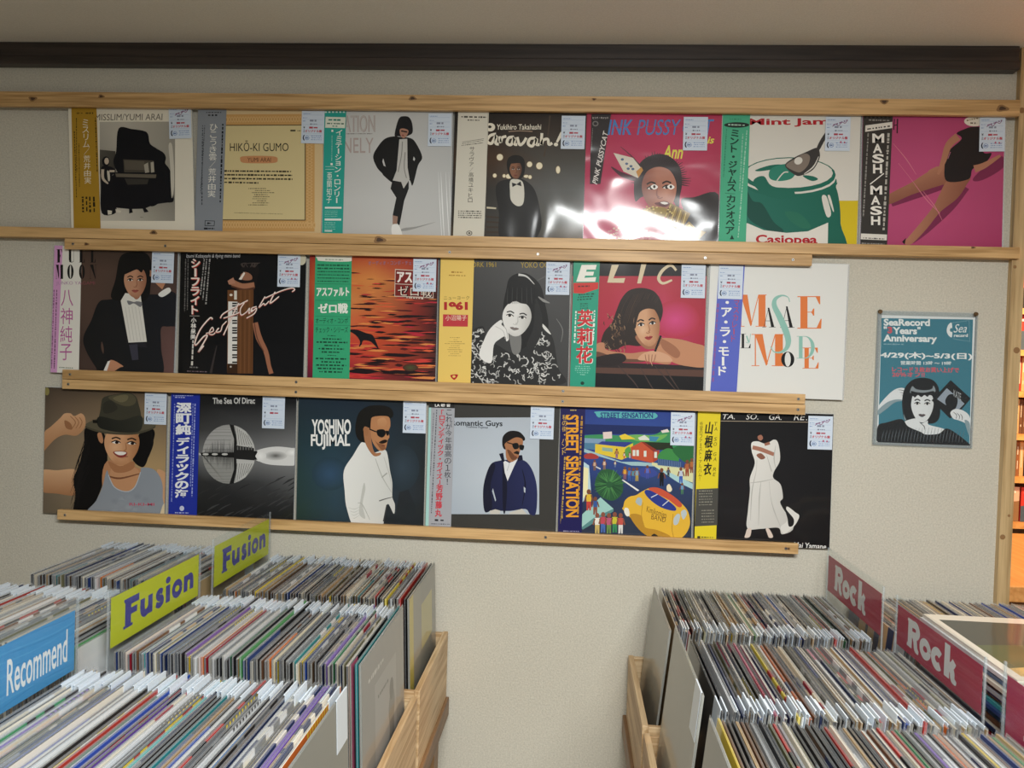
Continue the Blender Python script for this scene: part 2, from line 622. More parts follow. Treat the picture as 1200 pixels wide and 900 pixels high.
# thick-and-thin capitals, as polygons in a unit box (y down)
def didone(A, ch, x0, y0, x1, y1, c, thick=0.2, thin=0.035):
    w, h = x1 - x0, y1 - y0

    def Q(pts):
        A.p([(x0 + a * w, y0 + b * h) for a, b in pts], c)

    def box(a0, b0, a1, b1):
        Q([(a0, b0), (a1, b0), (a1, b1), (a0, b1)])
    t, k = thick, thin
    sv = 0.022
    if ch == 'M':
        box(.10, 0, .10 + k, 1); box(0, 1 - sv, .24, 1); box(.72, 0, .72 + t, 1); box(.62, 1 - sv, 1, 1); box(.82, 0, 1, sv); box(0, 0, .2, sv)
        Q([(.10, 0), (.10 + t, 0), (.50, .93), (.44, .98)]); Q([(.44, .98), (.47, .98), (.745, 0), (.715, 0)])
    elif ch == 'N':
        box(.10, 0, .10 + k, 1); box(0, 1 - sv, .24, 1); box(.86, 0, .86 + k, 1); box(.76, 0, 1, sv); Q([(.06, 0), (.06 + t * 1.3, 0), (.9, 1), (.84, 1)])
    elif ch == 'A':
        Q([(.40, 0), (.52, 0), (.52 + t * 1.9, 1), (.52 + t * .7, 1)]); Q([(.44, .05), (.47, .05), (.14, 1), (.10, 1)]); box(.22, .66, .7, .66 + sv); box(0, 1 - sv, .28, 1); box(.5, 1 - sv, 1, 1)
    elif ch == 'E':
        box(.12, 0, .12 + t * 1.2, 1); box(0, 0, .92, sv * 1.3); box(0, 1 - sv * 1.3, .96, 1); box(.3, .48, .66, .48 + sv)
        Q([(.92, 0), (.92, .25), (.88, .25), (.72, 0)]); Q([(.96, 1), (.98, .70), (.94, .70), (.76, 1)]); Q([(.64, .38), (.68, .38), (.68, .6), (.64, .6), (.56, .5)])
    elif ch == 'F':
        box(.12, 0, .12 + t * 1.2, 1); box(0, 0, .92, sv * 1.3); box(0, 1 - sv, .55, 1); box(.3, .48, .66, .48 + sv)
        Q([(.92, 0), (.92, .25), (.88, .25), (.72, 0)]); Q([(.64, .38), (.68, .38), (.68, .6), (.64, .6), (.56, .5)])
    elif ch == 'L':
        box(.12, 0, .12 + t * 1.2, 1); box(0, 0, .55, sv); box(0, 1 - sv * 1.3, .96, 1); Q([(.96, 1), (.98, .70), (.94, .70), (.76, 1)])
    elif ch == 'U':
        box(.10, 0, .10 + t, .8); box(0, 0, .4, sv); box(.80, 0, .80 + k, .8); box(.68, 0, 1, sv)
        Q([(.10, .78), (.10 + t, .78), (.12 + t, .9), (.5, .96), (.76, .92), (.80, .78), (.84, .78), (.80, .95), (.5, 1), (.2, .97)])
    elif ch in 'OD':
        n = 28
        if ch == 'O':
            out = [(.5 + .5 * math.sin(a), .5 - .5 * math.cos(a)) for a in [2 * math.pi * i / n for i in range(n + 1)]]
            inn = [(.5 + (.5 - t * 1.05) * math.sin(a), .5 - (.5 - k * .8) * math.cos(a)) for a in [2 * math.pi * i / n for i in range(n + 1)]]
        else:
            box(.12, 0, .12 + t, 1); box(0, 0, .5, sv); box(0, 1 - sv, .5, 1)
            out = [(.45 + .53 * math.sin(a), .5 - .5 * math.cos(a)) for a in [math.pi * i / n for i in range(n + 1)]]
            inn = [(.45 + (.53 - t) * math.sin(a), .5 - (.5 - k * .8) * math.cos(a)) for a in [math.pi * i / n for i in range(n + 1)]]
        pts = [(x0 + a * w, y0 + b * h) for a, b in out + inn]
        A._add(pts, [[i, i + 1, n + 1 + i + 1, n + 1 + i] for i in range(n)], c)


def face(A, cx, cy, w, h, skin, shade, lip='b0524a', eye='201512', side=1, tilt=0.0, look=0.0, light=None):
    """generic face print: oval, shaded cheek, brows, eyes, nose, mouth (w, h half sizes)"""
    ct, st = math.cos(tilt), math.sin(tilt)

    def T(a, b):
        return (cx + (a * w) * ct - (b * h) * st, cy + (a * w) * st + (b * h) * ct)
    rim = smooth_loop([(0, -1), (.62, -.82), (.93, -.3), (.86, .28), (.5, .82), (.05, 1.02), (-.45, .84), (-.86, .28), (-.93, -.3), (-.62, -.82)], 5)
    S0, S1 = hx(skin), hx(shade)

    def tone(a, b):
        t = min(max((a * side - 0.05) / 0.8, 0), 1)
        t = max(t, min(max((b - .75) / .35, 0), .6))
        return tuple(S0[k] + (S1[k] - S0[k]) * t for k in range(4))
    n_ = len(rim)
    ring = [(0.55 * a + side * -.05, 0.6 * b) for a, b in rim]
    pts = [T(-side * .1, 0)] + [T(*q) for q in ring] + [T(*q) for q in rim]
    cols = [S0] + [tone(*q) for q in ring] + [tone(*q) for q in rim]
    fs = [[0, 1 + k, 1 + (k + 1) % n_] for k in range(n_)] + [[1 + k, 1 + n_ + k, 1 + n_ + (k + 1) % n_, 1 + (k + 1) % n_] for k in range(n_)]
    A._add(pts, fs, cols)
    if light:
        q = T(-side * .35, .15)
        A.soft(q[0], q[1], w * .4, h * .35, light, skin, tilt)
    for sgn in (-1, 1):
        ex = sgn * .42 + look
        A.s([T(ex - .24, -.28), T(ex, -.36), T(ex + .24, -.28)], h * .07, eye)
        A.b([T(ex - .22, -.10), T(ex, -.19), T(ex + .22, -.10), T(ex, -.04)], 'f0ebe4')
        q = T(ex + look * .5, -.11)
        A.e(q[0], q[1], w * .1, h * .075, eye)
        A.s([T(ex - .25, -.10), T(ex, -.20), T(ex + .25, -.11)], h * .05, eye)
    A.s([T(side * .10 + look, -.12), T(side * .15 + look, .2), T(side * .02 + look, .3)], [w * .04, w * .08, w * .07], shade)
    A.s([T(look - .14, .31), T(look, .36), T(look + .16, .31)], h * .04, shade)
    A.b([T(look - .3, .56), T(look - .1, .5), T(look, .53), T(look + .1, .5), T(look + .3, .56), T(look, .70)], lip)
    A.s([T(look - .28, .57), T(look, .585), T(look + .28, .57)], h * .03, '5a2622')

# ------------------------------------------------------------------ the nineteen records on the wall: their printed fronts
def bg(A, c):
    A.p([(-60, -60), (960, -60), (960, 960), (-60, 960)], c)


def cov_piano(A):
    bg(A, 'e9e3d2')
    A.t('MISSLIM/YUMI ARAI', 205, 85, 650, 127, '6a645a', shear=0.05)
    A.grid(236, 137, 732, 790, [['b9b4a8', 'c3beb2', 'b5b0a4', 'a39f94'], ['aaa59a', 'bdb8ac', 'aeaa9e', '9d998e'], ['7f7b72', '8f8b81', 'a8a498', '979388'], ['c6c1b4', 'b9b4a8', '9b978c', '8b877d'], ['cfcabd', 'c5c0b4', 'aca89c', '98948a']])
    A.g([(236, 320), (340, 330), (340, 480), (236, 480)], ['5a574f', '4a4741', '3a3833', '46433d'])
    A.b([(362, 180), (450, 185), (530, 198), (556, 222), (568, 280), (610, 312), (655, 340), (672, 372), (668, 410), (690, 440), (706, 480), (708, 560), (722, 660), (640, 668), (560, 690), (420, 560), (330, 420), (345, 330)], '14151a')
    A.p([(340, 470), (600, 480), (640, 520), (700, 560), (722, 664), (600, 680), (540, 706), (560, 730), (530, 735), (520, 710), (450, 712), (455, 735), (430, 742), (430, 712), (300, 700), (260, 560)], '15151a')
    A.p([(392, 384), (592, 392), (600, 470), (398, 470)], '4b463e')
    A.p([(398, 390), (530, 396), (536, 455), (404, 452)], '5f594e')
    A.p([(528, 420), (555, 405), (562, 470), (536, 474)], 'a8a294')
    A.p([(572, 405), (592, 400), (596, 468), (576, 472)], 'b4ae9f')
    A.p([(340, 478), (610, 484), (606, 508), (345, 500)], '6b6457')
    A.p([(400, 510), (560, 515), (550, 548), (420, 552)], '3d3a35')
    A.b([(690, 292), (712, 288), (724, 420), (726, 560), (712, 640), (704, 540), (700, 420)], 'd0cbbd')
    A.e(277, 398, 25, 33, '15151a')
    A.e(282, 396, 15, 22, 'c9b9a6')
    A.b([(246, 440), (300, 430), (340, 455), (335, 480), (318, 500), (330, 640), (345, 735), (250, 740), (243, 560)], '17171c')
    A.s([(256, 450), (258, 510), (292, 545)], [20, 18, 10], 'c6b8a6')
    A.s([(300, 462), (335, 462)], 14, 'c6b8a6')
    A.b([(285, 462), (300, 468), (304, 520), (292, 524)], 'c9c4b6')
    A.p([(288, 720), (318, 724), (314, 748), (290, 750)], 'd5cfbf')
    A.p([(340, 712), (378, 724), (374, 738), (344, 734)], 'd5cfbf')
    A.small(505, 766, 522, 766, 5, '555149', 3)


def obi_piano(A):
    bg(A, 'b18a2c')
    for k in range(6):
        A.p([(66 + k * 29, 28), (80 + k * 29, 28), (78 + k * 29, 45), (68 + k * 29, 45)], '1d1a12')
    A.small(85, 80, 125, 80, 12, '7a5f20', 1)
    A.small(145, 80, 205, 80, 13, '5d4818', 2)
    A.vt('ミスリム／荒井由実', 142, 118, 160, 548, 44, 'ece5cf')
    A.small(210, 110, 222, 470, 8, '3e3212', 4)
    A.small(84, 112, 86, 470, 7, '4b3c14', 5)
    A.small(70, 200, 84, 640, 7, '4b3c14', 6)
    A.small(100, 280, 104, 570, 7, '5a4718', 7)
    for k, x in enumerate((128, 153, 175, 202)):
        A.small(x - 3, 632, x, 735, 15, '2d240e', 10 + k)


def cov_clouds(A):
    bg(A, 'dcc294')
    A.r(190, 78, 808, 850, 'd2a466')
    rn = random.Random(3)
    for k in range(34):
        A.e(212 + k * 18, 112, 9, 20, 'dcb47a')
        A.e(212 + k * 18, 808, 9, 22, 'dcb47a')
        A.e(776, 130 + k * 20.5, 20, 9, 'dcb47a')
        A.e(212 + k * 18, 112, 4, 10, 'c79a5c')
        A.e(212 + k * 18, 808, 4, 10, 'c79a5c')
        A.e(776, 130 + k * 20.5, 9, 4, 'c79a5c')
    A.r(190, 148, 750, 778, '6a5a3c')
    A.r(190, 154, 744, 772, 'dccb98')
    A.t('HIKŌ-KI GUMO', 252, 252, 638, 322, '2e2820')
    A.b([(335, 356), (450, 352), (550, 358), (567, 378), (550, 398), (450, 402), (340, 398), (320, 376)], 'cf9466')
    A.t('YUMI ARAI', 368, 364, 522, 392, '5d3a24')
    for k in range(4):
        A.small(215, 452 + k * 25, (655, 662, 664, 440)[k], 456 + k * 25, 13, '3b3324', 20 + k, 0.2)
    for k, (a, b) in enumerate(((374, 490), (418, 522), (398, 545), (412, 500), (406, 515), (402, 500), (430, 490), (402, 510), (374, 500))):
        A.small(a, 568 + k * 13.5, b, 568 + k * 13.5, 6, '564b36', 30 + k)
    A.small(280, 728, 600, 736, 4, '6b5e45', 44)
    A.r(650, 182, 684, 192, '2f2a20')
    A.small(695, 188, 742, 188, 7, '2f2a20', 45)


def obi_clouds(A):
    bg(A, '8c929a')
    A.small(95, 66, 195, 66, 8, '30343c', 1)
    A.small(108, 84, 172, 84, 13, '22252b', 2)
    A.vt('ひこうき雲／荒井由実', 146, 140, 130, 628, 50, 'f0eee6')
    A.small(206, 142, 188, 660, 12, '1f2228', 3)
    A.small(72, 150, 66, 680, 9, '4b5058', 5)
    A.small(86, 150, 58, 600, 7, '4b5058', 6)
    A.p([(86, 780), (152, 782), (150, 818), (84, 816)], '2a2d33')
    A.p([(90, 784), (148, 786), (146, 814), (88, 812)], '8c929a')
    A.p([(104, 792), (132, 800), (100, 806)], '22252b')
    A.small(80, 834, 150, 834, 12, '22252b', 7)


def cov_walk(A):
    A.grid(-60, -60, 960, 960, [['c6c7c6', 'cccdcc', 'c4c6c6'], ['c8c9c8', 'd0d1d0', 'c2c4c4'], ['cbcccb', 'd0d1d0', 'c6c8c8'], ['c2c3c1', 'c8c8c6', 'c2c3c2']])
    A.t('IMITATION', 40, 56, 368, 168, 'ad9c98')
    A.t('LONELY', 40, 204, 358, 306, 'b5a6a2')
    A.t('IMITATION', 36, 56, 364, 166, 'bfb9b6')
    A.small(176, 178, 350, 178, 6, '7a7672', 2)
    A.b([(520, 820), (600, 812), (770, 758), (640, 790), (560, 800)], '9c9d9c')
    A.p([(484, 480), (590, 480), (590, 540), (560, 620), (530, 780), (520, 778), (484, 716), (508, 600), (470, 540)], '1d1e20')
    A.p([(484, 716), (518, 724), (512, 780), (484, 776)], 'a08070')
    A.b([(480, 782), (522, 780), (548, 846), (530, 856), (482, 846)], 'efefec')
    A.b([(435, 210), (500, 195), (530, 200), (590, 205), (630, 230), (678, 330), (650, 390), (615, 518), (590, 480), (505, 490), (480, 500), (425, 455), (415, 440), (380, 400), (355, 330), (385, 265)], '17181a')
    A.p([(422, 340), (438, 395), (424, 388), (416, 360)], 'd0d1d0')
    A.p([(622, 328), (632, 345), (626, 358), (618, 350)], 'd0d1d0')
    A.p([(528, 215), (580, 212), (582, 400), (596, 478), (556, 540), (540, 496), (484, 486), (510, 420)], 'c9c8c4')
    A.s([(548, 230), (542, 320), (520, 430)], 6, '8f8e8a')
    A.s([(566, 300), (560, 400), (575, 470)], 6, '8f8e8a')
    A.b([(552, 64), (590, 70), (612, 110), (615, 170), (590, 190), (560, 200), (520, 195), (497, 190), (510, 120), (528, 75)], '15151a')
    A.b([(532, 150), (560, 145), (588, 160), (575, 195), (553, 208), (534, 186)], 'b2836e')
    A.s([(546, 188), (558, 190)], 7, '8a3a3a')
    A.s([(540, 160), (580, 168)], 9, '15151a')
    for x, w in ((784, 5), (800, 9), (832, 6), (852, 4)):
        A.s([(x, 430), (x + 10, 640), (x + 22, 850)], [1, w, 3], 'eef0f0')


def obi_walk(A):
    bg(A, '2aa597')
    for k in range(6):
        A.r(36 + k * 24, 30, 50 + k * 24, 40, 'd8efe8')
    A.p([(42, 66), (174, 70), (170, 142), (38, 138)], 'e5eadb')
    A.small(60, 86, 145, 88, 12, '3b8a78', 1)
    A.small(50, 110, 165, 113, 12, '3a6a58', 2)
    A.small(86, 128, 122, 129, 9, '3b8a78', 3)
    A.vt('イミテーション・ロンリー', 132, 150, 114, 640, 42, 'f1f5ee', 0.012)
    A.r(80, 152, 92, 166, 'f1f5ee')
    A.small(84, 190, 82, 360, 4, 'bfe5da', 4)
    A.r(74, 372, 88, 386, 'f1f5ee')
    A.r(40, 394, 100, 397, 'bfe5da')
    A.r(40, 412, 98, 415, 'bfe5da')
    A.vt('亜蘭知子', 68, 432, 62, 640, 34, 'e9f3ea')
    A.r(36, 662, 146, 674, 'eef4ec')
    A.r(34, 740, 144, 753, 'eef4ec')
    for k in range(4):
        A.small(36, 690 + k * 12, 120, 690 + k * 12, 4, 'a8dccf', 20 + k)
        A.small(34, 768 + k * 14, 104, 768 + k * 14, 5, 'a8dccf', 30 + k)
    A.r(34, 818, 84, 826, 'eef4ec')


def cov_night(A):
    A.grid(-60, -60, 960, 960, [['15130f', '1a1613', '211a16', '1b1613'], ['1c1713', '2b211a', '352a22', '30281f'], ['3b2818', '47301d', '4a4640', '45423c'], ['1f1e1e', '33312e', '5c5d5c', '626463'], ['2b241d', '3a3835', '55544f', '565550'], ['5a4a38', '3b342c', '4a4640', '6a5c4a']])
    A.s([(655, 60), (640, 200), (615, 330)], 10, '4a3c30')
    for x, y, rx, ry in ((325, 333, 20, 21), (521, 380, 17, 18), (585, 390, 20, 22), (708, 416, 13, 24), (291, 454, 12, 13), (353, 456, 10, 11), (383, 459, 18, 15), (500, 459, 17, 9), (524, 464, 11, 12)):
        A.e(x, y, rx + 3, ry + 3, '8a7450')
        A.e(x, y, rx, ry, 'f4e9cc')
    A.p([(238, 660), (300, 665), (300, 676), (238, 672)], 'cfc6ad')
    for k in range(4):
        A.p([(235, 720 + k * 34), (330, 728 + k * 32), (332, 738 + k * 32), (235, 732 + k * 34)], '3a2d20')
    A.b([(300, 520), (395, 475), (480, 480), (560, 560), (600, 760), (575, 850), (540, 880), (335, 880), (318, 700)], '1b1b1c')
    A.b([(398, 482), (470, 490), (486, 560), (478, 640), (440, 655), (400, 620), (392, 560)], 'd9d6ca')
    A.p([(404, 500), (436, 510), (462, 492), (468, 525), (436, 514), (408, 530)], '1a1a1c')
    A.b([(372, 400), (380, 340), (430, 318), (480, 340), (492, 400), (470, 470), (400, 470)], '120f0d')
    face(A, 430, 418, 42, 58, '8d5f45', '5a3a2b', '7a3d34')
    A.b([(375, 380), (400, 330), (470, 330), (490, 385), (460, 372), (400, 376)], '120f0d')
    A.t('Yukihiro Takahashi', 305, 116, 598, 152, 'efe8d6', 0.012, 0.1)
    A.s([(382, 164), (460, 160), (540, 164)], 5, 'b09680')
    A.e(262, 135, 32, 28, 'efe8d6')
    A.e(258, 132, 12, 9, '1a1613')
    # brush-lettered title
    ttl = 'efe8d6'
    A.s([(300, 180), (262, 190), (240, 225), (270, 242), (300, 190), (298, 240), (318, 246)], 19, ttl)
    A.s([(322, 195), (330, 235), (340, 205), (368, 195)], 18, ttl)
    A.s([(418, 200), (385, 205), (372, 240), (400, 250), (420, 205), (422, 245), (440, 250)], 19, ttl)
    A.s([(440, 200), (455, 250), (478, 240), (500, 205)], 18, ttl)
    A.s([(562, 208), (525, 212), (512, 245), (540, 260), (566, 212), (566, 248), (586, 250)], 19, ttl)
    A.s([(602, 175), (598, 250), (610, 222), (640, 215), (648, 250), (670, 240)], 18, ttl)
    A.s([(735, 172), (700, 235)], [24, 14], ttl)
    A.e(694, 250, 14, 12, ttl)


def obi_night(A):
    bg(A, 'dcd8ca')
    A.small(70, 66, 236, 70, 12, '4a463e', 1)
    A.small(112, 88, 190, 90, 10, '4a463e', 2)
    A.p([(76, 232), (220, 210), (220, 213), (76, 235)], '6b675d')
    A.small(76, 244, 218, 222, 5, '6b675d', 3)
    A.small(72, 256, 214, 238, 6, '4a463e', 4)
    A.vt('サラヴァ／高橋ユキヒロ', 142, 262, 128, 636, 32, '4a463f')
    for k in range(4):
        A.small(48, 690 + k * 14, 204, 692 + k * 14, 8, '57534a', 10 + k)
    A.e(122, 836, 20, 16, '4a463e')
    A.e(122, 836, 15, 11, 'dcd8ca')
    A.e(122, 836, 8, 6, '4a463e')
    A.small(60, 858, 200, 862, 8, '57534a', 20)
    A.r(246, 40, 249, 880, 'b8b3a4')


def cov_pink(A):
    A.grid(-60, -60, 960, 960, [['a52a47', 'b8305a', 'bb3258', 'b63055'], ['b02c4c', 'b93058', 'bf355e', 'b52e54'], ['b8345a', 'bc3a60', 'bd3a5e', 'ac2a4e'], ['c85a7a', 'b83a5e', 'b03050', 'a02848'], ['cf6f88', 'c04a68', '8a2840', '601c30']])
    A.t('PINK', 120, 66, 330, 164, '4a83c4', 0.02, 0.25)
    A.t('PUSSY', 356, 66, 640, 166, '4a83c4', 0.0, 0.25)
    A.t('CAT', 650, 66, 850, 166, '4a83c4', 0.0, 0.25)
    A.s([(200, 118), (500, 112), (640, 115)], 4, 'c0454f')
    A.t('Ann', 520, 232, 652, 318, 'e6dc55', 0.02, 0.3)
    A.t('is', 805, 178, 852, 222, 'e6dc55', 0.02, 0.3)
    A.b([(640, 580), (720, 565), (880, 548), (890, 850), (560, 850), (540, 790), (600, 740), (660, 680)], '262123')
    # spiky dark hair
    rn = random.Random(11)
    A.b([(345, 590), (340, 450), (380, 340), (470, 290), (560, 300), (630, 370), (645, 480), (632, 560), (620, 640), (560, 560), (400, 560)], '2a2022')
    for k in range(40):
        a = math.pi * (0.98 + 1.04 * k / 39)
        r0, r1 = 110, rn.uniform(165, 205)
        cx, cy = 500, 470
        A.s([(cx + r0 * math.cos(a - .05), cy + r0 * 1.05 * math.sin(a)), (cx + r1 * math.cos(a + .06), cy + r1 * math.sin(a + .06))], [16, 2], '30262a', False)
    # feathered ornament in the hair
    A.s([(250, 240), (330, 310), (380, 380)], [3, 8, 14], '4a2a36')
    A.s([(190, 370), (260, 420), (350, 450)], [6, 30, 30], '4a2632')
    A.p([(205, 280), (330, 312), (392, 388), (362, 442), (270, 400)], 'ddd6c6')
    A.p([(350, 400), (385, 370), (396, 392), (366, 440)], 'c9904a')
    for x, y in ((290, 350), (318, 366), (262, 322), (300, 382), (330, 384)):
        A.e(x, y, 10, 8, '5a6f8e')
    face(A, 500, 520, 118, 150, 'b57862', '8d5548', '7c3a3a', side=-1, tilt=-0.05, light='c98f78')
    for x in (468, 574):
        A.b([(x - 24, 498), (x, 482), (x + 24, 500), (x, 516)], 'f6f3ee')
        A.e(x, 498, 8, 10, '2a1a18')
    A.b([(496, 600), (534, 590), (566, 604), (556, 622), (530, 628), (504, 620)], '5a1e22')
    A.b([(506, 600), (534, 595), (558, 604), (534, 612)], 'f4f1ea')
    # brass horn and beads
    A.b([(400, 640), (520, 630), (560, 660), (520, 700), (430, 690)], '9a8038')
    A.p([(570, 600), (700, 670), (690, 690), (640, 780), (560, 740), (540, 690)], '8f7434')
    for k in range(7):
        A.s([(575 + k * 16, 612 + k * 9), (540 + k * 17, 690 + k * 14)], 6, ('d8c070', '5f4a1e')[k % 2], False)
    A.p([(665, 745), (690, 720), (740, 770), (800, 788), (740, 850), (720, 810)], 'a88a44')
    A.p([(680, 750), (692, 738), (745, 790), (738, 806)], 'e4d28c')
    for k in range(40):
        A.e(rn.uniform(400, 600), rn.uniform(620, 720), 7, 5, ('d9c478', 'b79a4e', '6e5523')[k % 3])
    for k in range(60):
        A.e(rn.uniform(170, 440), rn.uniform(765, 845), 8, 6, ('d8b9a8', 'c98f90', 'e2d2bc', 'b06a70')[k % 4])


def obi_pink(A):
    bg(A, '2a2426')
    A.t('ピンク・キャット', 70, 48, 172, 62, 'e9e2de', 0.01)
    A.e(88, 92, 20, 18, '75706e')
    A.e(88, 92, 12, 10, '2a2426')
    A.p([(178, 40), (186, 40), (120, 480), (112, 480)], '2a2426')
    vs, fs = text_shape('PINK PUSSYCAT', 0.01, 0.2)[:2]
    pts = [(72 + 96 * a + (1 - b) * 0 - 8 + (b - .5) * -40 * 0 + 0, 490 - 350 * a) for a, b in vs]
    # running up the strip, letters leaning
    pts = [(66 + 74 * a + 32 * (1 - b), 486 - 340 * a - 10 * b) for a, b in vs]
    A._add(pts, fs, 'ece6e2')
    A.small(70, 120, 60, 280, 4, '8d8785', 2)


def cov_jar(A):
    bg(A, 'dedbd2')
    A.t('Mint Jams', 205, 56, 760, 108, 'b5222c', 0.028)
    A.r(750, 560, 960, 900, 'd8bf22')
    G1, G2, G3 = '1d6b5a', '2f8570', '174f45'
    # a plain round green pot with a pale rim
    A.b([(150, 470), (200, 450), (700, 440), (742, 480), (764, 580), (770, 700), (766, 900), (150, 900)], ('237262', '1b6353', 1, .4))
    A.b([(180, 470), (230, 560), (290, 580), (360, 690), (420, 740), (400, 760), (320, 740), (200, 660)], G3)
    A.b([(430, 630), (520, 640), (590, 720), (540, 730), (470, 690)], '27705a')
    A.b([(655, 540), (684, 535), (712, 640), (684, 655)], 'dedbd2')
    A.b([(692, 536), (706, 532), (728, 615), (722, 622)], 'dedbd2')
    A.e(455, 402, 285, 108, G1)
    A.e(455, 396, 272, 96, 'dedbd2')
    A.e(455, 440, 292, 100, G1)
    A.e(455, 424, 286, 96, 'dedbd2')
    A.e(455, 408, 284, 100, G1)
    A.e(455, 392, 268, 90, 'dedbd2')
    A.b([(240, 430), (300, 410), (350, 470), (480, 500), (470, 545), (340, 540), (250, 480)], G1)
    A.b([(250, 372), (330, 345), (400, 338), (430, 350), (360, 368), (270, 380)], G1)
    A.b([(540, 405), (600, 410), (632, 428), (600, 440), (560, 425)], G1)
    A.b([(330, 400), (350, 360), (430, 335), (490, 350), (500, 380), (470, 425), (400, 440), (345, 430)], G2)
    A.s([(380, 438), (420, 390), (450, 385)], 7, 'dedbd2')
    # a scoop
    A.b([(622, 244), (648, 186), (690, 128), (704, 140), (668, 200), (640, 250)], '3d3a38')
    A.b([(430, 345), (480, 300), (560, 262), (625, 236), (642, 262), (640, 305), (602, 370), (535, 405), (490, 402)], '3d3a38')
    A.b([(436, 345), (490, 304), (550, 272), (582, 290), (572, 340), (535, 380), (500, 384)], '85796e')
    A.s([(636, 290), (604, 352), (548, 396)], [3, 8, 4], 'dedbd2')
    A.e(512, 316, 26, 22, 'dedbd2', -0.5)
    # the label
    A.p([(150, 700), (200, 700), (300, 742), (440, 758), (570, 748), (694, 694), (690, 900), (150, 900)], 'e4e1d8')
    A.t('Casiopea', 250, 770, 628, 842, 'b5222c', 0.03)


def obi_jar(A):
    bg(A, '4cb08a')
    A.e(132, 96, 78, 17, '22302a')
    A.small(80, 94, 182, 98, 10, 'a9cbb8', 1)
    A.vt('ミント・ジャムス', 122, 122, 96, 506, 52, '123c2e', 0.02)
    A.p([(60, 514), (122, 518), (122, 521), (60, 517)], '2a6a54')
    A.vt('カシオペア', 96, 524, 88, 770, 52, '123c2e', 0.02)
    A.p([(88, 800), (102, 772), (116, 800)], '123c2e')
    A.small(195, 130, 140, 790, 9, 'a5d6bf', 3)
    A.small(170, 150, 150, 500, 9, '8fc9ae', 4)
    A.small(70, 120, 50, 420, 7, '2f8264', 5)
    A.small(90, 60, 165, 62, 8, '3a8f6f', 6)


def cov_legs(A):
    A.grid(-60, -60, 960, 960, [['b0426f', 'b54572', 'ae406c'], ['bb4c7a', 'c0507e', 'b54874'], ['b94a78', 'bd4e7b', 'b04470'], ['ac3f6a', 'b04470', 'a53a64']])
    A.s([(232, 45), (228, 110)], 6, '3a1a2a')
    A.s([(250, 45), (248, 130)], 8, '3a1a2a')
    A.s([(230, 84), (252, 80)], 6, '3a1a2a')
    A.e(700, 62, 60, 30, 'e7dfd0')
    A.small(655, 58, 720, 44, 10, '8a7a50', 1)
    A.small(676, 72, 716, 74, 9, '5a5040', 2)
    sh = '7c2a50'
    A.b([(690, 400), (740, 345), (830, 270), (880, 280), (870, 330), (790, 385), (720, 412)], sh)
    A.s([(540, 420), (420, 470), (215, 548)], [60, 46, 26], sh)
    A.s([(640, 440), (560, 560), (420, 700), (340, 770)], [70, 50, 34, 14], sh)
    skin, s2 = 'b47c62', '8d5846'
    A.b([(530, 312), (420, 362), (330, 420), (200, 488), (190, 520), (205, 546), (330, 492), (450, 452), (560, 412), (560, 350)], (skin, s2, .3, 1))
    A.b([(540, 408), (500, 480), (460, 560), (380, 662), (312, 742), (286, 772), (330, 782), (420, 692), (500, 592), (600, 512), (655, 432), (676, 388), (600, 380)], (skin, s2, 1, .5))
    A.p([(300, 744), (292, 784), (276, 768)], '241218')
    A.b([(596, 132), (640, 108), (690, 94), (740, 110), (750, 240), (800, 250), (750, 320), (690, 340), (665, 400), (540, 412), (526, 320), (545, 240), (625, 165)], '1c171b')
    A.s([(604, 150), (550, 200), (520, 290), (488, 372)], [46, 40, 32, 14], skin)
    A.s([(488, 330), (450, 345), (430, 356)], [14, 12, 6], skin)
    A.s([(700, 340), (760, 318), (850, 262)], [44, 34, 14], skin)
    A.s([(560, 240), (545, 280)], 5, 'b06a80')
    for pts in ([(225, 190), (300, 280), (360, 372)], [(255, 305), (330, 400), (420, 520), (500, 600)], [(400, 470), (470, 560), (512, 640)]):
        A.s(pts, [2, 5, 2], 'd77f92')  # diagonal glints of the clear film, painted over the picture


def obi_legs(A):
    bg(A, '34312f')
    for k in range(7):
        A.r(52 + k * 24, 30, 64 + k * 24, 42, '0f0e0d')
    A.small(80, 52, 200, 56, 10, '8d8a86', 1)
    A.p([(60, 84), (218, 64), (218, 100), (58, 122)], 'e3dfd6')
    A.small(70, 106, 210, 88, 12, '2b2826', 2)
    for i, ch in enumerate('MASH'):
        A.t(ch, 100 + (i % 2) * 4, 132 + i * 60, 170 - (i % 2) * 12, 186 + i * 60, 'f2efe8', 0.03)
        A.t(ch, 88 + (i % 2) * 4, 438 + i * 60, 158 - (i % 2) * 12, 490 + i * 60, 'f2efe8', 0.03)
    A.s([(86, 430), (168, 366)], 6, 'f2efe8')
    A.small(196, 130, 166, 700, 15, 'b9b5ae', 3)
    A.small(76, 130, 46, 620, 10, '8d8a86', 4)
    A.p([(32, 720), (186, 726), (184, 760), (30, 754)], 'e3dfd6')
    A.small(45, 746, 170, 752, 8, '6a6662', 5)
    A.small(36, 778, 170, 782, 8, '9a968f', 6)


